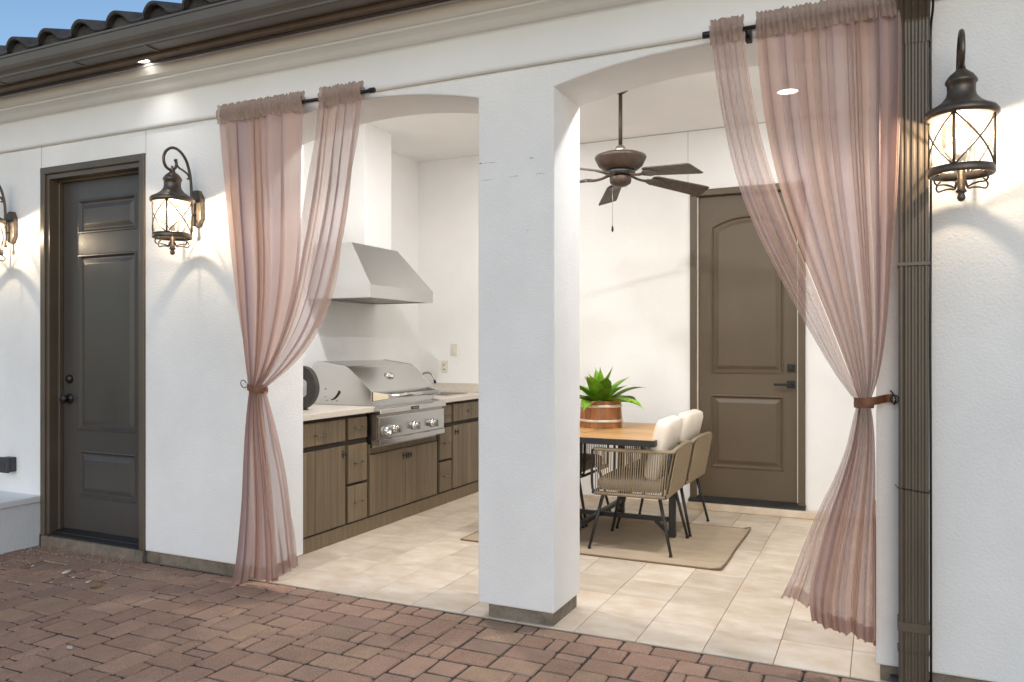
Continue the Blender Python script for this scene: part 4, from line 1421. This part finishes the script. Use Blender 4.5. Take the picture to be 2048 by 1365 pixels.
def make_chair():
    t = thing('dining_chair', 'x', 'chair', (0, 0, 0), 'rope dining chairs around the table')
    zs, za = .372, .655
    xf, xbb, xbt, yw = -.245, .232, .292, .262
    # seat frame
    m = MB()
    m.tube(smooth_path([(xf, -yw, zs), (xbb, -yw, zs), (xbb, yw, zs), (xf, yw, zs), (xf, -yw, zs)], 1), .011, 8)
    m.tube([(-.02, -yw, zs), (-.02, yw, zs)], .009, 8)
    m.build('seat_frame', M['blackpaint'], t)
    for s_ in (-1, 1):
        m = MB()
        m.tube(smooth_path([(xf + .06, s_ * yw, zs), (xf + .012, s_ * yw, zs + .006), (xf - .006, s_ * yw, zs + .05), (xf - .006, s_ * yw, za - .04), (xf + .002, s_ * yw, za - .006), (xf + .05, s_ * yw, za)], 4), .009, 8)
        m.build('arm_frame', M['blackpaint'], t)
        m = MB(); m.tube([(xbb - .02, s_ * yw, zs), (xbt - .025, s_ * yw, za + .004)], .009, 8)
        m.build('back_post', M['blackpaint'], t)
    # rope-wrapped top rail
    m = MB()
    m.tube(smooth_path([(xf + .01, -yw, za), (xbt - .05, -yw, za + .002), (xbt - .012, -yw + .012, za + .010), (xbt, -yw + .05, za + .020), (xbt + .004, 0, za + .030), (xbt, yw - .05, za + .020), (xbt - .012, yw - .012, za + .010), (xbt - .05, yw, za + .002), (xf + .01, yw, za)], 6), .0125, 8)
    m.build('top_rail', M['rope'], t)
    # rope strands, too fine to pick apart
    m = MB()
    for s_ in (-1, 1):
        n_ = 32
        for k in range(n_):
            u = (k + .5) / n_
            xb_, xt_ = xf + .012 + (xbb - xf - .012) * u, xf + .012 + (xbt - .035 - xf - .012) * u
            j = rr.uniform(-.0015, .0015)
            m.tube([(xb_ + j, s_ * (yw + .009), zs), (xt_ + j, s_ * (yw + .009), za)], .0033, 6, caps=False)
            m.tube([(xb_, s_ * yw - .0115, zs - .010), (xb_, s_ * yw + .0115, zs - .010)], .0034, 5, caps=False)
    n_ = 52
    for k in range(n_):
        u = (k + .5) / n_
        yy = -yw + .006 + (2 * yw - .012) * u
        bow = .03 * (1 - (2 * u - 1) ** 2)
        j = rr.uniform(-.002, .002)
        for off in (-.009, .010):
            m.tube([(xbb + off + .004, yy + j, zs - .004), (xbt + off, yy + j, za + .002 + bow * .9)], .0038, 5, caps=False)
    # seat-rail wrapping
    for s_ in (-1, 1):
        m.tube([(xf + .01, s_ * yw, zs - .003), (xbb, s_ * yw, zs - .003)], .0135, 6)
    m.tube([(xbb + .003, -yw, zs - .003), (xbb + .003, yw, zs - .003)], .0135, 6)
    o = m.build('rope_weave', M['rope'], t)
    o['kind'] = 'stuff'
    for sx in (-1, 1):
        for sy in (-1, 1):
            m = MB(); m.tube([(sx * .185 + .0, sy * .222, zs - .004), (sx * .268, sy * .266, .012)], [.0125, .0095], 10)
            lg = m.build('leg', M['blackpaint'], t)
            m = MB(); m.lathe([(.010, .0005), (.012, .002), (.012, .012), (.009, .014)], (sx * .268, sy * .266, 0), 10); m.build('foot', M['black'], lg)
    cushion(xf + .012, xbb - .02, -yw + .022, yw - .022, zs + .010, zs + .098, .038, .012).build('seat_cushion', M['cushion_t'], t)
    cb = cushion(-.050, .050, -.225, .225, -.200, .200, .034, .014)
    Rm = Matrix.Translation((.165, 0, zs + .285)) @ Matrix.Rotation(radians(14), 4, 'Y')
    cb.v = [Rm @ v for v in cb.v]
    cb.build('back_cushion', M['cushion_w'], t)
    return t


ch = make_chair()
spots = [(-1.478, 5.185, 0, 'rope-back dining chair with white cushion, beside the near edge of the rug'),
         (-1.470, 5.792, 0, 'rope-back dining chair with white cushion, pulled up nearest the brown door'),
         (-2.232, 5.165, pi, 'rope-back dining chair opposite the grill cabinets, partly hidden by the column'),
         (-2.232, 5.765, pi, 'rope-back dining chair beside the potted plant, against the back wall side')]
for i, (x, y, r_, lb) in enumerate(spots):
    o = ch if i == 0 else copy_tree(ch)
    o.location = (x, y, .0115 if True else 0)
    o.rotation_euler = (0, 0, r_ + radians([1.5, -2, 2, -1][i]))
    o['label'] = lb

# ------------------------------------------------------------------ planter on the table
PXc, PYc = -1.892, 5.60
pt = thing('potted_plant', 'bright green agave-like plant in a banded cedar bucket on the table', 'potted plant', (PXc, PYc, TZ))
nst = 18
for k in range(nst):
    a0, a1 = 2 * pi * k / nst + .006, 2 * pi * (k + 1) / nst - .006
    m = MB()
    vs = []
    for z_, ro in ((.0005, .158), (.06, .156), (.12, .152), (.198, .147)):
        for rr_, aa in ((ro, a0), (ro, a1), (ro - .014, a1), (ro - .014, a0)):
            vs.append((PXc + rr_ * cos(aa), PYc + rr_ * sin(aa), TZ + z_))
    fs = [(3, 2, 1, 0), (12, 13, 14, 15)]
    for l in range(3):
        for e in range(4):
            fs.append((l * 4 + e, l * 4 + (e + 1) % 4, l * 4 + 4 + (e + 1) % 4, l * 4 + 4 + e))
    m.add(vs, fs); m.build('stave', M['bucket'], pt)
for z_, r_ in ((.052, .1585), (.160, .1515)):
    m = MB(); m.lathe([(r_, z_ - .010), (r_ + .0025, z_ - .010), (r_ + .0018, z_ + .010), (r_ - .001, z_ + .010)], (PXc, PYc, TZ), 40); m.f = m.f[:-2]; m.smooth = m.smooth[:-2]
    hp = m.build('hoop', M['hoop'], pt)
    m = MB()
    for k in range(10):
        a = 2 * pi * k / 10 + z_ * 9
        m.lathe([(.003, 0), (.002, -.003)], (PXc + (r_ + .002) * cos(a), PYc + (r_ + .002) * sin(a), TZ + z_), 6, 'Y')
    m.build('rivets', M['pewter'], hp)
m = MB(); m.lathe([(.140, .165), (.07, .175), (.001, .178)], (PXc, PYc, TZ), 24); m.build('soil', M['soil'], pt)
lr = random.Random(21)
nl = 24
for k in range(nl):
    t_ = k / nl
    az_ = k * 2.39996 + lr.uniform(-.15, .15)
    el0 = radians(8 + 78 * (t_ ** 1.25)) + lr.uniform(-.08, .08)
    ln = (.32 - .04 * t_) * lr.uniform(.78, 1.10)
    wd = .056 * lr.uniform(.85, 1.2) * (1 - .45 * max(0, t_ - .8) / .2)
    d = Vector((cos(az_), sin(az_), 0))
    s_ = Vector((-sin(az_), cos(az_), 0))
    base = Vector((PXc, PYc, TZ + .17)) + d * (.05 * (1 - t_))
    m = MB()
    vs = []
    pos = base.copy()
    e = el0
    NS = 12
    droop = (.95 - .9 * t_) * .085
    for i in range(NS + 1):
        u = i / NS
        hw = wd * (sin(pi * min(1, u * .80 + .20)) ** .75) * (1 if u < .72 else max(0, 1 - ((u - .72) / .28) ** 1.3)) + (.0008 if i == NS else 0)
        nrm_ = (Vector((0, 0, 1)) * cos(e) - d * sin(e))
        for wv in (-1, -.5, 0, .5, 1):
            vs.append(pos + s_ * (hw * wv) + nrm_ * (abs(wv) ** 1.5 * hw * .42))
        pos = pos + (d * cos(e) + Vector((0, 0, 1)) * sin(e)) * (ln / NS)
        e -= droop * (1.25 if u > .3 else .2) + lr.uniform(-.03, .03)
        az2 = lr.uniform(-.035, .035)
        d = (d + s_ * az2).normalized()
        s_ = Vector((-d.y, d.x, 0))
    fs = []
    for i in range(NS):
        for w_ in range(4):
            a = i * 5 + w_
            fs.append((a, a + 1, a + 6, a + 5))
    m.add(vs, fs, True)
    m.build('leaf', M['leaf'], pt)

# ------------------------------------------------------------------ wooden stool behind the right pier
st = thing('wooden_stool', 'orange-brown wooden stool standing behind the right pier', 'stool', (.16, 4.08, 0))
m = MB(); m.box(-.040, .36, 3.88, 4.28, .545, .585); m.build('seat', M['oak'], st, bevel=.006, seg=2)
for (x_, y_) in ((-.036, 3.885), (.316, 3.885), (-.036, 4.235), (.316, 4.235)):
    m = MB(); m.box(x_, x_ + .040, y_, y_ + .040, .0006, .5445); m.build('leg', M['oak'], st, bevel=.004, seg=1)
for z_ in (.14, .43):
    for (a, b_) in (((.006, 3.9), (.314, 3.918)), ((.006, 4.246), (.314, 4.264))):
        m = MB(); m.box(a[0], b_[0], a[1], b_[1], z_, z_ + .045); m.build('stretcher', M['oak'], st)
    for x_ in (-.028, .326):
        m = MB(); m.box(x_, x_ + .018, 3.926, 4.234, z_, z_ + .045); m.build('stretcher', M['oak'], st)

# ------------------------------------------------------------------ curtains
YR, ZROD = 3.385, 2.662


def edge_pts(px, Y):
    return [on_y(a, b, Y) for a, b in px]


def resample(pts, n):
    sp = smooth_path(pts, 10)
    L_ = [0]
    for i in range(1, len(sp)):
        L_.append(L_[-1] + (sp[i] - sp[i - 1]).length)
    out = []
    j = 0
    for k in range(n + 1):
        t = L_[-1] * k / n
        while j < len(L_) - 2 and L_[j + 1] < t:
            j += 1
        f = (t - L_[j]) / max(1e-9, L_[j + 1] - L_[j])
        out.append(sp[j].lerp(sp[j + 1], f))
    return out


def vnoise(seed):
    r_ = random.Random(seed)
    ph = [(r_.uniform(0, 6.28), r_.uniform(.5, 1.6)) for _ in range(6)]

    def f(x):
        return sum(sin(x * b * (1 + .7 * i) + a) / (1 + .5 * i) for i, (a, b) in enumerate(ph)) / 2.2
    return f


def curtain(label, up_l, up_r, lo_l, lo_r, nf, seed, mat, amp=(.020, .034, .020, .030), y_tie=3.385, group=None, dyb=0.0):
    top = on_y(*up_l[0], YR)
    topr = on_y(*up_r[0], YR)
    t = thing('sheer_curtain', label, 'curtain', ((top.x + topr.x) / 2, YR, 0.0), group)
    n1, n2, nu = 80, 60, nf * 24
    A, B = resample(edge_pts(up_l, YR), n1), resample(edge_pts(up_r, YR), n1)
    # start exactly below the rod
    C_, D_ = resample(edge_pts(lo_l, YR), n2), resample(edge_pts(lo_r, YR), n2)
    Lp, Rp = A + C_[1:], B + D_[1:]
    for k in range(6):   # ease the joint at the tie
        pass
    nz1, nz2, nz3 = vnoise(seed), vnoise(seed + 1), vnoise(seed + 2)
    tot = n1 + n2

    def fn(u, v):
        j = int(round(v * tot))
        l, r = Lp[j], Rp[j]
        uu = u
        p = l.lerp(r, uu)
        wdt = (r - l).length
        if j <= n1:
            s = j / n1
            am = amp[0] + (amp[1] - amp[0]) * sin(pi * min(1, s * 1.1)) if s < .9 else amp[2]
            am = amp[0] * (1 - s) + amp[2] * s + (amp[1] - (amp[0] + amp[2]) / 2) * sin(pi * s)
        else:
            s = (j - n1) / n2
            am = amp[2] * (1 - s) + amp[3] * s
        drift = .25 * nz2(s * 2 + u * 3) if j > n1 else .12 * nz2(s * 3)
        ph = 2 * pi * (nf * uu + .55 * nz1(uu * 7.0) + drift)
        f = sin(ph) + .22 * sin(2.0 * ph + 1.3 + 2 * nz3(uu * 4)) + .12 * nz3(uu * 9 + s * .7)
        sp = wdt / nf
        p = p.copy()
        edge = min(1, min(uu, 1 - uu) * nf * 1.2)
        p.x += sp * .10 * sin(2 * ph) * edge
        p.y += am * f * (.75 + .35 * nz3(uu * 9 + 3))
        if j > n1:
            p.y += dyb * s * s + .03 * s * nz1(uu * 5 + 2)
            p.z += .012 * s * nz3(uu * 11)
        else:
            p.y += -.016 * sin(pi * s) - .004
        p.y = min(p.y, D - .006) if (p.x < O1[0] + .01 or p.x > O2[1] - .01) else p.y
        return p
    m = MB()
    m.grid(fn, nu, tot)
    dr = m.build('drape', mat, t)
    kn, kt = vnoise(seed + 51), vnoise(seed + 61)
    for nm_, f_ in (('density', lambda u, v: .22 * kn(u * nf * 2.6 + .8 * v) + .10 * kn(u * nf * 6.1 + 4)), ('tone', lambda u, v: .5 + .5 * kt(u * nf * 1.7 + v))):
        a_ = dr.data.attributes.new(nm_, 'FLOAT', 'POINT')
        a_.data.foreach_set('value', [f_(i / nu, j / tot) for j in range(tot + 1) for i in range(nu + 1)])
    m = MB()
    m.grid(lambda u, v: fn(u, 1 - (.030 * (1 - v))) + Vector((0, -.0015, 0)), nu, 4)
    hm = m.build('hem', mat, t)
    a_ = hm.data.attributes.new('tone', 'FLOAT', 'POINT')
    a_.data.foreach_set('value', [.6] * len(hm.data.vertices))
    # gathered rod pocket with a ruffle above the rod
    x0, x1 = top.x, topr.x
    hz = vnoise(seed + 9)
    nseg = int((x1 - x0) / .0045)
    m = MB()
    vs, fs = [], []
    prof_ = [(.016, -.052), (.021, -.030), (.024, -.010), (.024, .008), (.019, .022), (.009, .030), (.010, .050), (.003, .058), (-.006, .050), (-.004, .030), (-.018, .022), (-.023, .006), (-.020, -.016), (-.012, -.030)]
    for k in range(nseg + 1):
        xx = x0 + (x1 - x0) * k / nseg
        for i, (py_, pz_) in enumerate(prof_):
            w1 = sin(xx * 330 + 3 * hz(xx * 40) + i * .6)
            w2 = hz(xx * 95 + i * 1.3)
            s_ = 1 + .50 * w1 + .28 * w2
            vs.append((xx + .004 * w2 * sin(i), YR - py_ * s_, ZROD + pz_ * (1 + .10 * w2) + .0035 * w1))
    q_ = len(prof_)
    for k in range(nseg):
        for i in range(q_ - 1):
            fs.append((k * q_ + i, k * q_ + i + 1, (k + 1) * q_ + i + 1, (k + 1) * q_ + i))
    m.add(vs, fs, True)
    m.build('rod_pocket', M['sheer_pocket'], t)
    return t


M['sheer_pocket'] = sheer_mat('sheer_gathered', (0.56, 0.405, 0.31), 0.80, 0.35)
# left curtain, two panels tied together
curtain('wide dusty-pink sheer panel of the left curtain, next to the lantern',
        [(438, 246), (447, 330), (458, 430), (470, 540), (480, 630), (490, 700), (499, 755), (502, 772)],
        [(608, 214), (607, 300), (607, 400), (604, 500), (594, 590), (572, 670), (545, 735), (520, 772)],
        [(502, 772), (499, 800), (494, 850), (488, 930), (484, 1020), (476, 1110), (468, 1158)],
        [(518, 772), (519, 800), (526, 860), (538, 940), (548, 1030), (556, 1110), (560, 1164)],
        7, 11, M['sheer'], group=None)
curtain('narrow thin sheer panel of the left curtain, hanging in the left arch',
        [(641, 208), (634, 300), (622, 400), (606, 500), (592, 580), (570, 660), (540, 730), (516, 772)],
        [(726, 193), (715, 300), (705, 400), (690, 500), (668, 590), (636, 665), (590, 725), (532, 776)],
        [(514, 773), (515, 800), (520, 860), (528, 940), (536, 1030), (540, 1110), (542, 1166)],
        [(532, 776), (540, 806), (556, 870), (574, 950), (586, 1040), (594, 1105), (598, 1128)],
        4, 23, M['sheer_thin'])
curtain('narrow strip of the right sheer curtain at the free end of its rod',
        [(1421, 70), (1433, 160), (1450, 260), (1474, 360), (1510, 455), (1560, 555), (1615, 655), (1668, 745), (1713, 806)],
        [(1487, 62), (1500, 160), (1519, 260), (1546, 355), (1580, 450), (1622, 555), (1662, 655), (1697, 745), (1724, 806)],
        [(1713, 808), (1703, 850), (1690, 900), (1666, 960), (1636, 1020), (1606, 1090), (1578, 1160), (1556, 1205)],
        [(1722, 808), (1718, 850), (1712, 900), (1702, 960), (1690, 1030), (1676, 1100), (1664, 1180), (1656, 1245)],
        3, 31, M['sheer_thin'], dyb=.10, amp=(.020, .034, .020, .020))
curtain('wide dusty-pink sheer panel of the right curtain, next to the downspout',
        [(1512, 58), (1520, 160), (1534, 260), (1556, 360), (1588, 460), (1628, 565), (1668, 665), (1700, 750), (1720, 806)],
        [(1804, 6), (1803, 160), (1800, 260), (1796, 360), (1789, 460), (1781, 565), (1772, 665), (1758, 750), (1739, 806)],
        [(1718, 808), (1712, 850), (1702, 900), (1684, 960), (1660, 1030), (1636, 1110), (1618, 1190), (1622, 1250)],
        [(1741, 808), (1747, 850), (1750, 900), (1751, 960), (1751, 1030), (1750, 1110), (1750, 1200), (1750, 1298)],
        9, 41, M['sheer'], dyb=.05, amp=(.020, .036, .020, .018))


def rod(xa, xb, label, brackets, caps):
    t = thing('curtain_rod', label, 'curtain rod', ((xa + xb) / 2, YR, ZROD))
    m = MB(); m.tube([(xa, YR, ZROD), (xb, YR, ZROD)], .0095, 14); m.build('rod', M['black'], t)
    for x_ in caps:
        m = MB(); m.lathe([(.0135, -.016), (.0145, -.010), (.0145, .010), (.0135, .016)], (x_, YR, ZROD), 16, 'X'); m.build('end_cap', M['black'], t)
    for x_ in brackets:
        m = MB(); m.bar((x_, YR + .008, ZROD - .004), (x_, 3.454, ZROD - .004), .012, .016); m.box(x_ - .012, x_ + .012, 3.445, D, ZROD - .03, ZROD + .02); m.build('bracket', M['black'], t)
    return t


rod(on_y(440, 240, YR).x, on_y(748, 184, YR).x, 'black curtain rod above the left arch', [on_y(503, 222, YR).x, on_y(640, 200, YR).x], [on_y(744, 184, YR).x])
rod(on_y(1412, 72, YR).x, .085, 'black curtain rod above the right arch', [on_y(1492, 62, YR).x, on_y(1738, 20, YR).x], [on_y(1413, 72, YR).x])

# tie-backs
q = on_y(516, 777, YR)
tl = thing('curtain_tieback', 'dark brown band gathering the left curtain beside the arch', 'tieback', (q.x, YR, q.z))
m = MB()
vs, fs = [], []
for k in range(25):
    a = 2 * pi * k / 24
    for r_, h_ in ((1, -.018), (1.05, 0), (1, .018)):
        vs.append((q.x + .062 * r_ * cos(a), YR - .004 + .045 * r_ * sin(a), q.z + h_ - .010 * cos(a)))
for k in range(24):
    for i in range(2):
        fs.append((k * 3 + i, k * 3 + i + 1, k * 3 + 4 + i, k * 3 + 3 + i))
m.add(vs, fs, True); m.build('band', M['leather'], tl)
hq = on_y(497, 772, D)
m = MB(); m.tube(smooth_path([(hq.x, D, hq.z), (hq.x - .004, D - .03, hq.z - .01), (hq.x - .012, D - .045, hq.z + .006), (hq.x - .008, D - .05, hq.z + .028), (hq.x + .006, D - .045, hq.z + .034), (hq.x + .012, D - .03, hq.z + .018)], 4), .0025, 6); m.build('hook', M['black'], tl)
q = on_y(1728, 806, YR)
tr = thing('curtain_tieback', 'brown leather strap tying the right curtain to a hook on the pier', 'tieback', (q.x, YR, q.z))
m = MB()
vs, fs = [], []
for k in range(25):
    a = 2 * pi * k / 24
    for r_, h_ in ((1, -.015), (1.04, 0), (1, .015)):
        vs.append((q.x + .036 * r_ * cos(a), YR - .004 + .038 * r_ * sin(a), q.z - .004 + h_))
for k in range(24):
    for i in range(2):
        fs.append((k * 3 + i, k * 3 + i + 1, k * 3 + 4 + i, k * 3 + 3 + i))
m.add(vs, fs, True); m.build('band', M['leather'], tr)
hq = on_y(1787, 798, D)
m = MB()
pa = [(q.x - .036, YR - .02, q.z + .004), (q.x, YR - .046, q.z + .006), (q.x + .04, YR - .03, q.z + .010), (hq.x - .03, D - .035, hq.z + .002), (hq.x - .002, D - .022, hq.z + .004)]
pp_ = smooth_path(pa, 5)
vs = []
for p in pp_:
    vs += [p + Vector((0, 0, -.016)), p + Vector((0, 0, .016)), p + Vector((0, .003, .016)), p + Vector((0, .003, -.016))]
fs = [(0, 1, 2, 3)]
for i in range(len(pp_) - 1):
    for e in range(4):
        fs.append((i * 4 + e, i * 4 + (e + 1) % 4, i * 4 + 4 + (e + 1) % 4, i * 4 + 4 + e))
m.add(vs, fs); m.build('strap', M['leather'], tr)
m = MB(); m.tube(smooth_path([(hq.x + .004, D, hq.z - .01), (hq.x + .002, D - .03, hq.z - .02), (hq.x + .008, D - .042, hq.z), (hq.x - .002, D - .04, hq.z + .022), (hq.x - .012, D - .03, hq.z + .034)], 4), .003, 6)
m.tube([Vector((hq.x + .003 + .014 * cos(a), D - .03, hq.z + .016 * sin(a))) for a in [2 * pi * k / 14 for k in range(14)]], .0025, 6, closed=True)
m.build('hook', M['black'], tr)

# ------------------------------------------------------------------ small debris on the pavers
pr = random.Random(5)
for i, (px, py, sz, lb, mt, el_) in enumerate(((134, 1146, .038, 'largest pale pebble on the pavers near the grey door', 'stone', 1.9), (147, 1156, .016, 'small pale pebble beside the largest one', 'stone', 1.5),
                                          (177, 1165, .022, 'flat pale chip lying among the pavers by a dry leaf', 'stone', 2.0), (66, 1133, .018, 'pale pebble near the low garden wall', 'stone', 1.2),
                                          (103, 1166, .014, 'small pebble in front of the low garden wall', 'stone', 1.1), (139, 1099, .014, 'pebble lying against the concrete door sill', 'stone', 1.2), (117, 1093, .012, 'tiny pebble in the corner by the door frame', 'stone', 1.0),
                                          (192, 1175, .040, 'curled brown dry leaf on the pavers', 'dryleaf', 2.2), (140, 1297, .024, 'lone pale pebble on the open courtyard pavers', 'stone', 1.6))):
    r_ = ray(px, py)
    t_ = HC / -r_.z
    p = Vector((0, 0, HC)) + r_ * t_
    bm = bmesh.new()
    bmesh.ops.create_icosphere(bm, subdivisions=2, radius=sz / 2)
    m = MB()
    vs = []
    flat = .35 if mt == 'stone' else .10
    ra = pr.uniform(0, 3)
    for v in bm.verts:
        j = 1 + pr.uniform(-.18, .18)
        xx, yy = v.co.x * el_ * j, v.co.y * j
        zz = v.co.z * flat * j * 1.4 + (0 if mt == 'stone' else .35 * xx * xx / sz)
        vs.append((p.x + xx * cos(ra) - yy * sin(ra), p.y + xx * sin(ra) + yy * cos(ra), max(.0005, zz + sz * flat * .45)))
    bm.verts.index_update()
    m.add(vs, [tuple(v.index for v in f.verts) for f in bm.faces], True)
    bm.free()
    o = m.build('pebble' if mt == 'stone' else 'dry_leaf', M[mt])
    tag(o, lb, 'pebble' if mt == 'stone' else 'leaf', 'debris on the pavers')

# loose grit in the corner by the door
gm = MB()
gr_ = random.Random(77)
for k in range(260):
    gx = -5.12 + abs(gr_.gauss(0, .55))
    gy = D - .03 - abs(gr_.gauss(0, .28))
    q3 = gr_.uniform(.002, .0055)
    gm.add([(gx - q3, gy, .0005), (gx + q3 * .8, gy - q3 * .7, .0005), (gx + q3 * .6, gy + q3, .0005), (gx + q3 * .1, gy + q3 * .1, .0005 + q3 * 1.2)], [(0, 2, 1), (0, 1, 3), (1, 2, 3), (2, 0, 3)])
go = gm.build('grit', M['stone'])
go['kind'] = 'stuff'
go['label'] = 'loose pale grit scattered over the pavers by the grey door'
